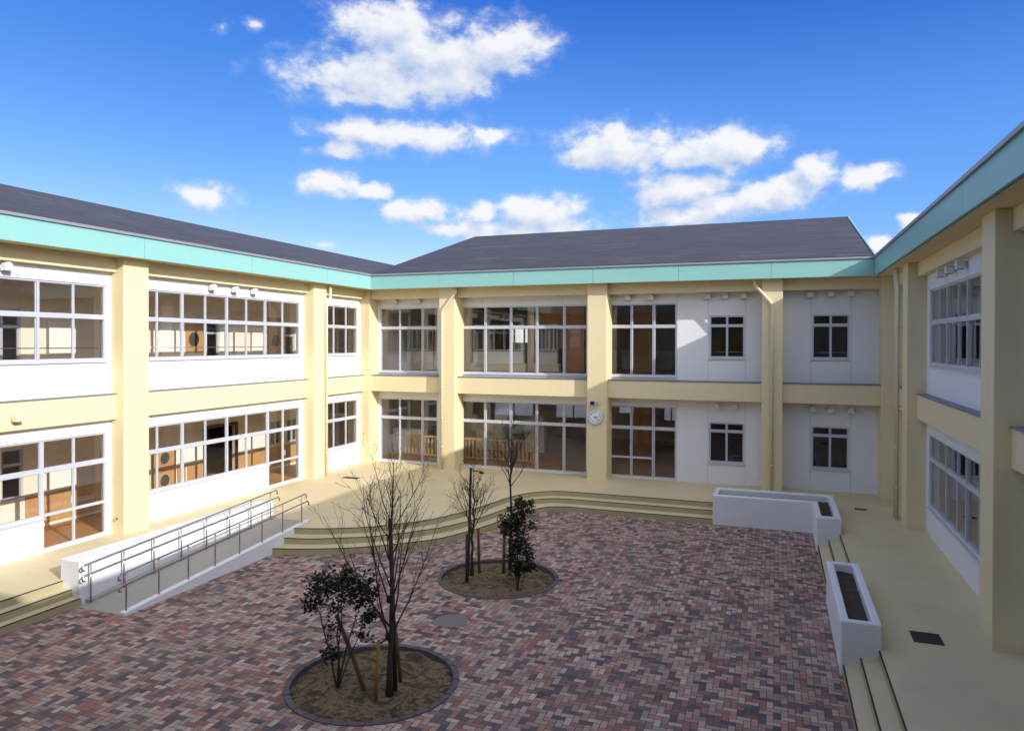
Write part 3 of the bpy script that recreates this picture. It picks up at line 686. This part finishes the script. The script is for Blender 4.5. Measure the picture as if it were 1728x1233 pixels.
soil(-1.6, 1.495, 22.245, 23.125); soil(1.16, 1.495, 20.435, 22.24); mb.build('soil', M['darksoil'], t)

# ------------------------------------------------------------------ tree pits
def tree_pit(cx, cy, Ro, Ri, label):
    t = thing('tree_pit', (cx, cy, -.46), label, 'tree pit', 'round tree pits in the paving')
    N = 34; mb = MB()
    for k in range(N):
        a0, a1 = 2*pi*(k+.03)/N, 2*pi*(k+.97)/N; zt = -.442+random.uniform(-.004, .004)
        p = [(cx+r*cos(a), cy+r*sin(a)) for r, a in ((Ri, a0), (Ro, a0), (Ro, a1), (Ri, a1))]
        mb.hexa([(*q, -.60) for q in p]+[(*q, zt) for q in p])
    mb.build('brick_kerb', M['kerbbrick'], t)
    mb = MB(); nr, na = 22, 72; mb.v.append((cx, cy, -.465))
    for i in range(1, nr+1):
        r = (Ri+.01)*i/nr
        for k in range(na):
            a = 2*pi*k/na; x, y = cx+r*cos(a), cy+r*sin(a)
            z = -.465-.06*(i/nr)**3+.05*noise.noise((x*2.2, y*2.2, 5))+.02*noise.noise((x*9, y*9, 2))
            mb.v.append((x, y, z))
    for k in range(na): mb.f.append((0, 1+k, 1+(k+1) % na)); mb.smooth.append(True)
    for i in range(nr-1):
        for k in range(na):
            a = 1+i*na+k; b = 1+i*na+(k+1) % na; mb.f.append((a, a+na, b+na, b)); mb.smooth.append(True)
    mb.build('soil', M['soil'], t)
    mb = MB()                                            # short dry grass
    for _ in range(1500):
        r = Ri*math.sqrt(random.random())*.98; a = random.uniform(0, 2*pi); x, y = cx+r*cos(a), cy+r*sin(a)
        if noise.noise((x*1.7, y*1.7, 9)) < -.05: continue
        h = random.uniform(.012, .05); an = random.uniform(0, 2*pi); w = .004
        z = -.465-.06*(r/Ri)**3+.05*noise.noise((x*2.2, y*2.2, 5))-.01
        lx, ly = random.uniform(-.04, .04), random.uniform(-.04, .04)
        mb.face([(x-w*cos(an), y-w*sin(an), z), (x+w*cos(an), y+w*sin(an), z), (x+lx, y+ly, z+h)])
    o = mb.build('dry_grass', M['straw'], t); tag(o, kind='stuff')
    return t
tree_pit(-6.0, 9.9, 1.375, 1.28, 'nearer round tree pit of dry soil with a dark brick kerb')
tree_pit(-5.95, 15.27, 1.395, 1.305, 'farther round tree pit of dry soil, in front of the curved steps')

# ------------------------------------------------------------------ trees
def limb(mb, p, d, L, r0, r1, n=6, bend=.25, wob=.10, sides=5):
    """a tapering limb that curves upward; returns points and directions"""
    pts = [Vector(p)]; d = Vector(d).normalized(); dirs = [d.copy()]
    for k in range(n):
        d = (d + Vector((random.gauss(0, wob), random.gauss(0, wob), random.gauss(0, wob*.5)+bend/n))).normalized()
        pts.append(pts[-1]+d*(L/n)); dirs.append(d.copy())
    rad = [r0+(r1-r0)*k/n for k in range(n+1)]
    mb.tube(pts, rad, sides, True)
    return pts, dirs, rad
def twigs(mb, pts, dirs, rad, count, Lr, ang, depth, start=.25, rmin=.0022):
    n = len(pts)-1
    for _ in range(count):
        t = random.uniform(start, 1)*n; k = min(int(t), n-1); f = t-k
        p = pts[k].lerp(pts[k+1], f); d = dirs[k]
        a = random.uniform(0, 2*pi); side = d.orthogonal().normalized()
        from mathutils import Quaternion
        side = Quaternion(d, a) @ side
        q = R_(random.uniform(*ang)); nd_ = (d*cos(q)+side*sin(q)).normalized()
        L = random.uniform(*Lr)*(1.15-.5*t/n); r = max(rmin, rad[k]*.55)
        P, D, Rr = limb(mb, p, nd_, L, r, rmin*.8, 4, .28, .12, 4 if depth else 3)
        if depth > 0: twigs(mb, P, D, Rr, random.randint(2, 4), (Lr[0]*.45, Lr[1]*.55), ang, depth-1, .2, rmin)
        else:
            for q_ in (P[-1],):
                mb.tube([q_, q_+D[-1]*.022], [.0045, .002], 4)
def bare_tree(base, top, label, nlimb, z_first, reach, seed, trunk_r=.04, ang=(28, 48), width=1.0):
    random.seed(seed); b = Vector(base); T = Vector(top); H = (T-b).length
    t = thing('bare_tree', base, label, 'tree', 'bare young trees in the tree pits')
    mb = MB(); n = 12; pts = []; rad = []
    for k in range(n+1):
        f = k/n; w = .035*sin(f*pi)
        pts.append(b.lerp(T, f)+Vector((random.gauss(0, 1)*w*.5, random.gauss(0, 1)*w*.5, 0))); rad.append(trunk_r*(1-f)**.8+.004)
    pts[0].z -= .05; rad[0] *= 1.5; rad[1] *= 1.15
    mb.tube(pts, rad, 8); mb.build('trunk', M['bark'], t)
    dirs = [(pts[min(k+1, n)]-pts[max(k-1, 0)]).normalized() for k in range(n+1)]
    mb = MB(); ga = 0
    for i in range(nlimb):
        z = z_first+(.74-z_first)*(i/(nlimb-1))**1.1; k = min(int(z*n), n-1); p = pts[k].lerp(pts[k+1], z*n-k)
        ga += 2.4+random.uniform(-.35, .35); q = R_(random.uniform(*ang))
        d = Vector((cos(ga)*sin(q)*width, sin(ga)*sin(q)*width, cos(q)))
        L = reach*(1-.55*(i/nlimb))*random.uniform(.8, 1.12)
        P, D, Rr = limb(mb, p, d, L, max(.009, rad[k]*.45), .003, 7, .32, .06, 5)
        twigs(mb, P, D, Rr, random.randint(5, 8), (L*.22, L*.48), (18, 42), 1)
    twigs(mb, pts[n//2:], dirs[n//2:], [min(r, .012) for r in rad[n//2:]], 12, (.25, .5), (20, 45), 1)
    mb.build('branches', M['bark'], t)
    return t
bare_tree((-5.52, 9.58, -.46), (-5.45, 9.58, 3.1), 'tall bare tree with many upright branches standing in the nearer tree pit', 17, .20, 2.25, 3, .040, (20, 40))
bare_tree((-6.61, 15.26, -.46), (-6.56, 15.26, 2.12), 'small bare tree tied to stakes on the left of the farther tree pit', 14, .36, 1.25, 11, .034)
bare_tree((-5.91, 15.95, -.46), (-5.88, 15.95, 3.25), 'tall bare tree behind the dark evergreen in the farther tree pit', 15, .50, 1.35, 5, .036, (20, 36))

def leaf(mb, p, s):
    a = random.uniform(0, 2*pi); el = random.uniform(-.5, .9)
    d = Vector((cos(a)*cos(el), sin(a)*cos(el), sin(el))); u = d.orthogonal().normalized()
    from mathutils import Quaternion
    u = Quaternion(d, random.uniform(0, 2*pi)) @ u; w = u*s*.26; m = Vector((0,0,-.08*s))
    mb.face([p, p+d*s*.45+w+m, p+d*s, p+d*s*.45-w+m])
def evergreen(base, label, stems, blobs, nleaf, seed, size=(.05, .085)):
    """multi stemmed shrub: stems lead to leaf clusters (x, y, z, rx, ry, rz, share)"""
    random.seed(seed)
    t = thing('evergreen_shrub', base, label, 'shrub', 'evergreen shrubs in the tree pits')
    mb = MB(); b = Vector(base)
    for s in stems:
        e = Vector(s[:3]); n = 7; P = []
        for k in range(n+1):
            f = k/n; P.append(b.lerp(e, f)+Vector((random.gauss(0, .012), random.gauss(0, .012), 0))*(f > 0)+Vector((0, 0, .10*sin(f*pi))))
        P[0].z -= .04
        mb.tube(P, [s[3]*(1-.75*k/n) for k in range(n+1)], 6)
        for k in range(3, n+1):
            for _ in range(3):
                d = Vector((random.gauss(0, 1), random.gauss(0, 1), random.uniform(0, 1.2)))
                limb(mb, P[k], d, random.uniform(.1, .25), .005, .002, 3, .2, .1, 4)
    mb.build('stems', M['bark'], t)
    mb = MB(); tot = sum(c[6] for c in blobs)
    for x, y, z, rx, ry, rz, sh in blobs:
        # leaves sit in little sprays within each cluster, leaving gaps
        for _ in range(max(3, int(nleaf*sh/tot/9))):
            while True:
                q = Vector((random.uniform(-1, 1), random.uniform(-1, 1), random.uniform(-1, 1)))
                if q.length < 1: break
            c = Vector((x+q.x*rx, y+q.y*ry, z+q.z*rz))
            for _ in range(9):
                leaf(mb, c+Vector((random.gauss(0, .035), random.gauss(0, .035), random.gauss(0, .03))), random.uniform(*size))
    mb.build('foliage', M['leaf'], t)
evergreen((-6.38, 9.48, -.46), 'bushy evergreen shrub on several thin stems in the nearer tree pit',
    [(-6.80,9.42,1.0,.016), (-6.40,9.55,1.15,.018), (-6.22,9.40,1.2,.014), (-5.95,9.5,1.0,.016), (-5.80,9.55,.8,.012), (-6.6,9.5,.3,.01)],
    [(-6.68,9.45,1.08,.22,.24,.26,3), (-6.33,9.5,1.22,.26,.26,.24,3.4), (-5.92,9.5,1.15,.24,.24,.22,2.6), (-6.82,9.4,.82,.12,.15,.16,.8), (-5.80,9.5,.72,.18,.16,.13,1.3), (-6.05,9.5,.98,.16,.16,.16,1.3), (-6.5,9.5,.42,.10,.12,.16,.4), (-6.52,9.5,.02,.18,.16,.12,1.0), (-5.9,9.5,.42,.12,.1,.07,.45), (-6.38,9.5,.85,.2,.2,.2,.8)], 2300, 21, (.045, .09))
evergreen((-5.28, 14.69, -.46), 'narrow dark evergreen shrub on the right of the farther tree pit',
    [(-5.25,14.69,1.3,.02), (-5.45,14.69,.9,.014), (-5.1,14.7,1.1,.014)],
    [(-5.12,14.69,1.38,.22,.22,.20,2.2), (-5.38,14.69,1.08,.26,.24,.26,3), (-5.58,14.7,.86,.16,.16,.22,1.4), (-5.2,14.69,.66,.24,.24,.34,3), (-5.12,14.69,.22,.22,.22,.30,2.8), (-5.36,14.69,.30,.16,.18,.28,1.3), (-4.92,14.7,1.0,.09,.1,.14,.5), (-5.28,14.69,-.05,.14,.14,.14,.9), (-4.98,14.7,.02,.12,.12,.10,.5)], 2900, 22, (.05, .095))

# ------------------------------------------------------------------ stakes
def stake(base, top, r, mat, label, tie=None, cap=True):
    t = thing('wooden_stake', base, label, 'stake', 'wooden support stakes in the tree pits')
    b, e = Vector(base), Vector(top); mb = MB()
    mb.tube([b-Vector((0,0,.08)), b.lerp(e, .5), e, e+(e-b).normalized()*.012], [r*1.02, r, r*.96, r*.6], 9); mb.build('stake_pole', M[mat], t)
    if tie and tie != 1:
        a, c = Vector(tie[0]), Vector(tie[1]); mb = MB(); mb.tube([a, a.lerp(c, .5)+Vector((0,0,-.008)), c], .013, 6); mb.build('rope_tie', M['stakedark'], t)
        mb = MB()
        for k in range(4 if c.z < 1.5 else 1): mb.tube([c+Vector((.055*cos(2*pi*j/12), .055*sin(2*pi*j/12), -.03+.022*k)) for j in range(13)], .012, 5, False)
        mb.build('rope_binding', M['stakedark'], t)
    return t
stake((-5.50, 9.74, -.47), (-5.60, 9.74, 2.18), .034, 'stakedark', 'tall near black stake rising beside the nearer bare tree', ((-5.57, 9.74, 1.0), (-5.51, 9.60, 1.0)))
stake((-5.65, 9.39, -.47), (-5.62, 9.44, .42), .03, 'stakelight', 'short pale tan stake in front of the nearer bare tree', ((-5.62, 9.44, .36), (-5.52, 9.58, .44)))
stake((-5.56, 10.02, -.47), (-5.64, 9.95, .52), .03, 'stake', 'short brown stake just behind the nearer bare tree')
stake((-5.93, 9.59, -.47), (-6.52, 9.66, .60), .034, 'stake', 'stake leaning far over to the left behind the bushy evergreen')
stake((-6.52, 14.78, -.47), (-6.53, 14.80, .60), .036, 'stakedark', 'foremost short dark stake before the small bare tree', ((-6.53, 14.82, .54), (-6.60, 15.22, .56)))
stake((-6.50, 15.45, -.47), (-6.52, 15.43, .58), .034, 'stake', 'short brown stake behind the small bare tree')
stake((-6.68, 15.20, -.47), (-6.62, 15.22, 2.02), .030, 'stakedark', 'tall dark stake with a crossbar at its top beside the small bare tree', ((-6.62, 15.22, 1.98), (-6.36, 15.24, 1.96)))
stake((-5.99, 15.70, -.47), (-5.97, 15.74, .72), .036, 'stake', 'short brown stake in front of the tall bare tree')

# ------------------------------------------------------------------ clock, lamp, drains
ck = thing('wall_clock', (-6.09, 25.31, 2.27), 'round white wall clock on the cream column of the rear wing', 'clock')
cx, cz, cy, Rr = -6.09, 2.27, 25.31, .275
mb = MB(); mb.tube([(cx, cy-.003, cz), (cx, cy-.06, cz), (cx, cy-.075, cz)], [Rr, Rr, Rr-.012], 40); mb.build('case', M['alu'], ck)
mb = MB(); mb.tube([(cx, cy-.0755, cz), (cx, cy-.079, cz)], Rr-.03, 40); face_ = mb.build('dial', simple('white_dial', (.80,.83,.88), .4), ck)
dark = simple('clock_black', (.03,.035,.06), .5)
def clock_text(s, x, z, size):
    cu = bpy.data.curves.new('numeral', 'FONT'); cu.body = s; cu.size = size; cu.align_x = 'CENTER'; cu.align_y = 'CENTER'; cu.extrude = .0015; cu.offset = .002
    ob = bpy.data.objects.new('numeral', cu); COL.objects.link(ob)
    dg = bpy.context.evaluated_depsgraph_get(); me = bpy.data.meshes.new_from_object(ob.evaluated_get(dg)); bpy.data.objects.remove(ob); bpy.data.curves.remove(cu)
    V = [(x+v.co.x, cy-.0805-v.co.z, z+v.co.y) for v in me.vertices]; F = [tuple(p.vertices) for p in me.polygons]
    bpy.data.meshes.remove(me); return V, F
mb = MB()
for h in range(1, 13):
    a = 2*pi*h/12; V, F = clock_text(str(h), cx+sin(a)*.192, cz+cos(a)*.192, .084)
    i0 = len(mb.v); mb.v += V; mb.f += [tuple(i0+j for j in f) for f in F]; mb.smooth += [False]*len(F)
mb.build('numerals', dark, ck)
def hand(ang, L, w, y, name):
    a = R_(ang); d = Vector((sin(a), 0, cos(a))); s = Vector((cos(a), 0, -sin(a))); c = Vector((cx, y, cz)); mb = MB()
    q = [c-d*.05-s*w, c-d*.05+s*w, c+d*L+s*w*.5, c+d*L-s*w*.5]
    mb.hexa([p+Vector((0, .002, 0)) for p in q]+[p-Vector((0, .002, 0)) for p in q]); mb.build(name, dark, ck)
hand(80, .125, .014, cy-.086, 'hour_hand'); hand(128, .20, .010, cy-.092, 'minute_hand')
mb = MB(); mb.tube([(cx, cy-.079, cz), (cx, cy-.098, cz)], .016, 12); mb.build('hub', dark, ck)
lp = thing('security_lamp', (-6.17, 25.31, 2.78), 'small boxy lamp with a black face mounted above the clock', 'lamp')
mb = MB(); mb.box((-6.27, 25.14, 2.70), (-6.06, 25.27, 2.87)); mb.box((-6.20, 25.268, 2.75), (-6.13, 25.309, 2.83)); mb.build('housing', M['alu'], lp, .01)
mb = MB(); mb.box((-6.25, 25.132, 2.715), (-6.10, 25.1395, 2.845)); mb.build('lens', M['black'], lp)
mb = MB(); mb.tube([(-5.98, 25.308, 2.80), (-5.98, 25.24, 2.80)], .045, 14); mb.tube([(-6.06, 25.26, 2.80), (-5.98, 25.26, 2.80)], .012, 6); mb.build('sensor', M['pipe'], lp)
def grate(x0, x1, y0, y1, label, z=.0):
    t = thing('drain_grate', ((x0+x1)/2, (y0+y1)/2, z), label, 'drain', 'drain gratings in the terrace floor')
    mb = MB(); f = .022; zt = z+.006
    mb.box((x0,y0,z+.001),(x1,y0+f,zt)); mb.box((x0,y1-f,z+.001),(x1,y1,zt)); mb.box((x0,y0+f,z+.001),(x0+f,y1-f,zt)); mb.box((x1-f,y0+f,z+.001),(x1,y1-f,zt)); mb.build('frame', M['iron'], t)
    mb = MB(); mb.box((x0+f,y0+f,z+.0008),(x1-f,y1-f,z+.0016)); n = max(4, int((x1-x0)/.035))
    for k in range(n):
        x = x0+f+(x1-x0-2*f)*(k+.5)/n; mb.box((x-.006, y0+f, z+.0018), (x+.006, y1-f, z+.0052))
    mb.build('grid', M['iron'], t)
grate(2.18, 2.63, 13.37, 13.87, 'large black grating in the shaded terrace beside the straight planter')
grate(2.25, 2.58, 23.46, 23.70, 'small grating in the terrace behind the L shaped planter')
grate(-14.85, -14.2, 22.30, 22.58, 'small grating in the sunlit corner of the terrace near the left downpipe')
mh = thing('manhole_cover', (-5.87, 12.57, -.46), 'flat grey manhole cover set in the brick paving between the tree pits', 'manhole')
mb = MB(); mb.tube([(-5.87, 12.57, -.459), (-5.87, 12.57, -.4535)], .33, 36, smooth=False); mb.build('cover', simple('worn_grey_cover', (.20,.17,.17), .85, 0, .25, 9), mh)
mb = MB(); mb.tube([(-5.87+.37*cos(2*pi*k/36), 12.57+.37*sin(2*pi*k/36), -.459) for k in range(37)], .005, 6, False); mb.build('rim', M['iron'], mh)

# ------------------------------------------------------------------ wooden railing inside the hall
for x0, x1, lab in ((-15.6, -12.7, 'wooden baluster railing behind the leftmost ground floor bay of the rear wing'), (-12.5, -9.1, 'wooden baluster railing behind the wide ground floor bay of the rear wing')):
    t = thing('wooden_railing', (x0, 27.4, .03), lab, 'railing', 'wooden railings inside the hall')
    mb = MB(); mb.box((x0, 27.36, .90), (x1, 27.44, .99)); mb.build('top_rail', M['railwood'], t)
    mb = MB(); mb.box((x0+.09, 27.37, .13), (x1-.09, 27.43, .19)); mb.build('bottom_rail', M['railwood'], t)
    for x in (x0, x1-.09):
        mb = MB(); mb.box((x, 27.355, .032), (x+.09, 27.445, .898)); mb.build('post', M['railwood'], t)
    n = int((x1-x0)/.17)
    for k in range(1, n):
        x = x0+(x1-x0)*k/n; mb = MB(); mb.box((x-.03, 27.385, .19), (x+.03, 27.415, .90)); mb.build('baluster', M['railwood'], t)

# ------------------------------------------------------------------ light and sky
S = Vector((2.26, -1.0, 1.08)).normalized()
EL = math.asin(S.z); AZ = math.atan2(S.x, S.y)
sun = bpy.data.lights.new('sun', 'SUN'); sun.energy = 4.55; sun.angle = R_(.53); sun.color = (1, .965, .91)
so = bpy.data.objects.new('sun', sun); COL.objects.link(so); so.rotation_euler = S.to_track_quat('Z', 'Y').to_euler(); so.location = S*60
w = bpy.data.worlds.new('World'); sc.world = w; w.use_nodes = True; nt = w.node_tree; nt.nodes.clear()
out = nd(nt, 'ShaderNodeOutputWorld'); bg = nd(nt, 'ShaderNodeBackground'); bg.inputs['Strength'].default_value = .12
sky = nd(nt, 'ShaderNodeTexSky'); sky.sky_type = 'NISHITA'; sky.sun_disc = False; sky.sun_elevation = EL; sky.sun_rotation = AZ
sky.altitude = 200; sky.air_density = 1.0; sky.dust_density = .3; sky.ozone_density = 2.5
# deepen the blue of the clear air: each channel gets its own contrast
sc3 = nd(nt, 'ShaderNodeSeparateColor'); nt.links.new(sky.outputs[0], sc3.inputs[0]); cc3 = nd(nt, 'ShaderNodeCombineColor')
for ch, (pw, k, mx_) in enumerate(((1.9, 1.85, .9), (1.25, 1.09, 1.0), (.62, 1.20, 1.15))):
    v = mth(nt, 'POWER', mth(nt, 'MULTIPLY', sc3.outputs[ch], .12), pw)
    nt.links.new(mth(nt, 'MULTIPLY', mth(nt, 'MINIMUM', mth(nt, 'MULTIPLY', v, k), mx_), 1/.12), cc3.inputs[ch])
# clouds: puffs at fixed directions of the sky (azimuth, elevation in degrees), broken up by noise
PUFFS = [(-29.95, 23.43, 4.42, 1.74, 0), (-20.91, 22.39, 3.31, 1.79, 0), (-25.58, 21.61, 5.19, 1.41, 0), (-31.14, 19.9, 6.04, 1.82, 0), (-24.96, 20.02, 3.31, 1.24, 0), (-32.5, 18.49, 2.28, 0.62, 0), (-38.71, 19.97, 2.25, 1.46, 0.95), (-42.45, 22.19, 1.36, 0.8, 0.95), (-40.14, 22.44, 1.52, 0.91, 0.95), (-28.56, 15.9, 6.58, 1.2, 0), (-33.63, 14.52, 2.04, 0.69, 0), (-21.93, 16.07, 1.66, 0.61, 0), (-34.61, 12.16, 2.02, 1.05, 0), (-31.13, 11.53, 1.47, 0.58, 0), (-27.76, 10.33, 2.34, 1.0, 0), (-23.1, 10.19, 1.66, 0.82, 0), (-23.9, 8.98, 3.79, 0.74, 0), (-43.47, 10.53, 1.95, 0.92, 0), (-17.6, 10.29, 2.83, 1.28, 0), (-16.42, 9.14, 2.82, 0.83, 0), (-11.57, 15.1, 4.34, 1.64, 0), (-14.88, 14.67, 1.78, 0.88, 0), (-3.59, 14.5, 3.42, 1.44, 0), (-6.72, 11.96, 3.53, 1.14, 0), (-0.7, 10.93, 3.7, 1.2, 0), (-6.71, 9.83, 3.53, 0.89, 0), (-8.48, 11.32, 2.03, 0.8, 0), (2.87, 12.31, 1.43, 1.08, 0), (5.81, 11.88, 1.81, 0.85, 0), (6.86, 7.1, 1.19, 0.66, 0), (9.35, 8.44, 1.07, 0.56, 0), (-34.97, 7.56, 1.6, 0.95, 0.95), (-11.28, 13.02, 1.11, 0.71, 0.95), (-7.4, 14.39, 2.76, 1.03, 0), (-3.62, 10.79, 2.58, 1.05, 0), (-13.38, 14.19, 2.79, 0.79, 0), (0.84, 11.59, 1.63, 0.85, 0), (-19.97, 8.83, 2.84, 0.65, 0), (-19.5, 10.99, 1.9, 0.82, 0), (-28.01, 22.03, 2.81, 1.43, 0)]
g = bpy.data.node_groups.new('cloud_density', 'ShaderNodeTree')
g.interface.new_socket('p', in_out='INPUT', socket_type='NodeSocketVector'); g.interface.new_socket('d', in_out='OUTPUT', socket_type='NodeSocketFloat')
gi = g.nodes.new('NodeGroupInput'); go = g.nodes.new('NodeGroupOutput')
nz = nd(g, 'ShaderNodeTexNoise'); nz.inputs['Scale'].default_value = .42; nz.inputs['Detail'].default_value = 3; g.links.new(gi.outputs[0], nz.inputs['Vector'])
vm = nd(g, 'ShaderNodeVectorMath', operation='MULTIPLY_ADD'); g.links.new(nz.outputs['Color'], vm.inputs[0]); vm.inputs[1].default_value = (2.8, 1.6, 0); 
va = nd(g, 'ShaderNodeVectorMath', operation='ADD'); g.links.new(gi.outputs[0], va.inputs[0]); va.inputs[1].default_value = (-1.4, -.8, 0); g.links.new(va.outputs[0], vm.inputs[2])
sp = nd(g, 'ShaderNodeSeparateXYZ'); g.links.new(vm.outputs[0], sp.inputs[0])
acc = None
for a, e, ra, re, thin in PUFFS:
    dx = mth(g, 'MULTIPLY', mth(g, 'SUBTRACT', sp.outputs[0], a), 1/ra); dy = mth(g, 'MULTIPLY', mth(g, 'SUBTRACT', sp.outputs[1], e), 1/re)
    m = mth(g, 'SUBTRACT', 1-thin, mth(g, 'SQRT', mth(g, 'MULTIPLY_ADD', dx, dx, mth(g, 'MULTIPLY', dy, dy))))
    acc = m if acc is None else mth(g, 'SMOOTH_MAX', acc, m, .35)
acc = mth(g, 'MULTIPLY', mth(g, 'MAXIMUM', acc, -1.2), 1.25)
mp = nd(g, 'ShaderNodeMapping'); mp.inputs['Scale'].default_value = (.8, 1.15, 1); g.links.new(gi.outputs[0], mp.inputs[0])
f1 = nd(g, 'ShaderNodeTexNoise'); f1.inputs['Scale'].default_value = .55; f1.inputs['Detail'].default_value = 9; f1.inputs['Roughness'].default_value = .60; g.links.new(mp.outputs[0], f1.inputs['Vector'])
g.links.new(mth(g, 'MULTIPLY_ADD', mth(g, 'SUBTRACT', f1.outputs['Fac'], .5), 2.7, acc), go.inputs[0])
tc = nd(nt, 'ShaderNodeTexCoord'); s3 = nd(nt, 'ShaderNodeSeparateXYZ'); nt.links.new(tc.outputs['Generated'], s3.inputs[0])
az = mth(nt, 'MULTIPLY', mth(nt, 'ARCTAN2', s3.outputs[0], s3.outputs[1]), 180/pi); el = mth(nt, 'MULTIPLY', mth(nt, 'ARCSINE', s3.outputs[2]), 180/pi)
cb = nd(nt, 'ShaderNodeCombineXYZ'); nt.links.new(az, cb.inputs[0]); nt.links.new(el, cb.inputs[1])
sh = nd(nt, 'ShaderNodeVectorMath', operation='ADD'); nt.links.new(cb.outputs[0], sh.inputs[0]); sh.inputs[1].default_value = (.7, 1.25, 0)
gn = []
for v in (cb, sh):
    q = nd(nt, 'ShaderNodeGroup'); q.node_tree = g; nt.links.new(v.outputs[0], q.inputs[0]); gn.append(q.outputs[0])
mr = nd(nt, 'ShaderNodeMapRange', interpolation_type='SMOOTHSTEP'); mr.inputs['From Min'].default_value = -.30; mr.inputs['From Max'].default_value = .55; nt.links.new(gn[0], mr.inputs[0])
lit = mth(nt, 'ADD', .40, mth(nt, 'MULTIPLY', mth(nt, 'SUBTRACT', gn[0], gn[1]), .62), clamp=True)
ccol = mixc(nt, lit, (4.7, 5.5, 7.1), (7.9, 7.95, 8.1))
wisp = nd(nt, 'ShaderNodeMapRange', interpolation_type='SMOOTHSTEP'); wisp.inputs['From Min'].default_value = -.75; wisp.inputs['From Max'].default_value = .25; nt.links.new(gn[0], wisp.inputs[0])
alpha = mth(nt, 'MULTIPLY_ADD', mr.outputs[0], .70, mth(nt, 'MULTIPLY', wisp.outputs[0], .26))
# thin bright air low in the sky and towards the north
def sstep(v, a, b):
    n = nd(nt, 'ShaderNodeMapRange', interpolation_type='SMOOTHSTEP'); n.inputs['From Min'].default_value = a; n.inputs['From Max'].default_value = b
    nt.links.new(v, n.inputs[0]); return n.outputs[0]
air = mth(nt, 'MULTIPLY', sstep(az, -48, -14), mth(nt, 'SUBTRACT', 1, sstep(el, 14, 27)))
clear = mixc(nt, air, cc3.outputs[0], mixc(nt, 1, cc3.outputs[0], (.47, .85, 1.2), 'ADD'))
base = mixc(nt, alpha, clear, ccol)
# unseen bright cloud added overhead and to the south, filling the courtyard's shade
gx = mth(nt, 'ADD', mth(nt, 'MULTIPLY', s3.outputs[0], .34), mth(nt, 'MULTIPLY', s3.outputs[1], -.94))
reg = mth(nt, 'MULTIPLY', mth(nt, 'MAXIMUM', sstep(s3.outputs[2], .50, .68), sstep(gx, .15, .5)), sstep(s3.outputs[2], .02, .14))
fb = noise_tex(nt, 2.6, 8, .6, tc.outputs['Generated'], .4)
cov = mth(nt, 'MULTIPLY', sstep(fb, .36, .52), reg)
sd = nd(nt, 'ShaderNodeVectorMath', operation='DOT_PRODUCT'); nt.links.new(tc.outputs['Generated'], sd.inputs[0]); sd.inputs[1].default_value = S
# this added fill glow is brightest round the sun, duller and bluer overhead
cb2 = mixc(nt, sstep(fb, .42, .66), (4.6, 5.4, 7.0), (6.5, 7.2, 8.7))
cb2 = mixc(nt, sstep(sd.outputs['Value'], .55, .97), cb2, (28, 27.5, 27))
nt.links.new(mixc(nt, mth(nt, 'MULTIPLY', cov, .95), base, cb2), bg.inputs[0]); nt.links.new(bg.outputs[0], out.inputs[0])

# ------------------------------------------------------------------ camera
cam = bpy.data.cameras.new('camera'); co = bpy.data.objects.new('camera', cam); COL.objects.link(co)
yaw, pitch, roll = -.35313, -.00805, .00235
fwv = Vector((sin(yaw)*cos(pitch), cos(yaw)*cos(pitch), sin(pitch))); rt = Vector((cos(yaw), -sin(yaw), 0)); upv = rt.cross(fwv)
r2 = rt*cos(roll)+upv*sin(roll); u2 = upv*cos(roll)-rt*sin(roll)
from mathutils import Matrix
co.matrix_world = Matrix(((r2.x, u2.x, -fwv.x, 0), (r2.y, u2.y, -fwv.y, 0), (r2.z, u2.z, -fwv.z, 4.92), (0, 0, 0, 1)))
cam.sensor_width = 36; cam.lens = 1205.776/1728*36; cam.shift_y = -27.35/1728; cam.clip_start = .05; cam.clip_end = 4000
sc.camera = co
sc.view_settings.view_transform = 'Standard'; sc.view_settings.look = 'None'; sc.view_settings.exposure = 0.0; sc.view_settings.gamma = 1
sc.cycles.caustics_reflective = False; sc.cycles.caustics_refractive = False
sc.cycles.max_bounces = 10; sc.cycles.diffuse_bounces = 4; sc.cycles.glossy_bounces = 4; sc.cycles.transparent_max_bounces = 24
sc.cycles.sample_clamp_indirect = 8
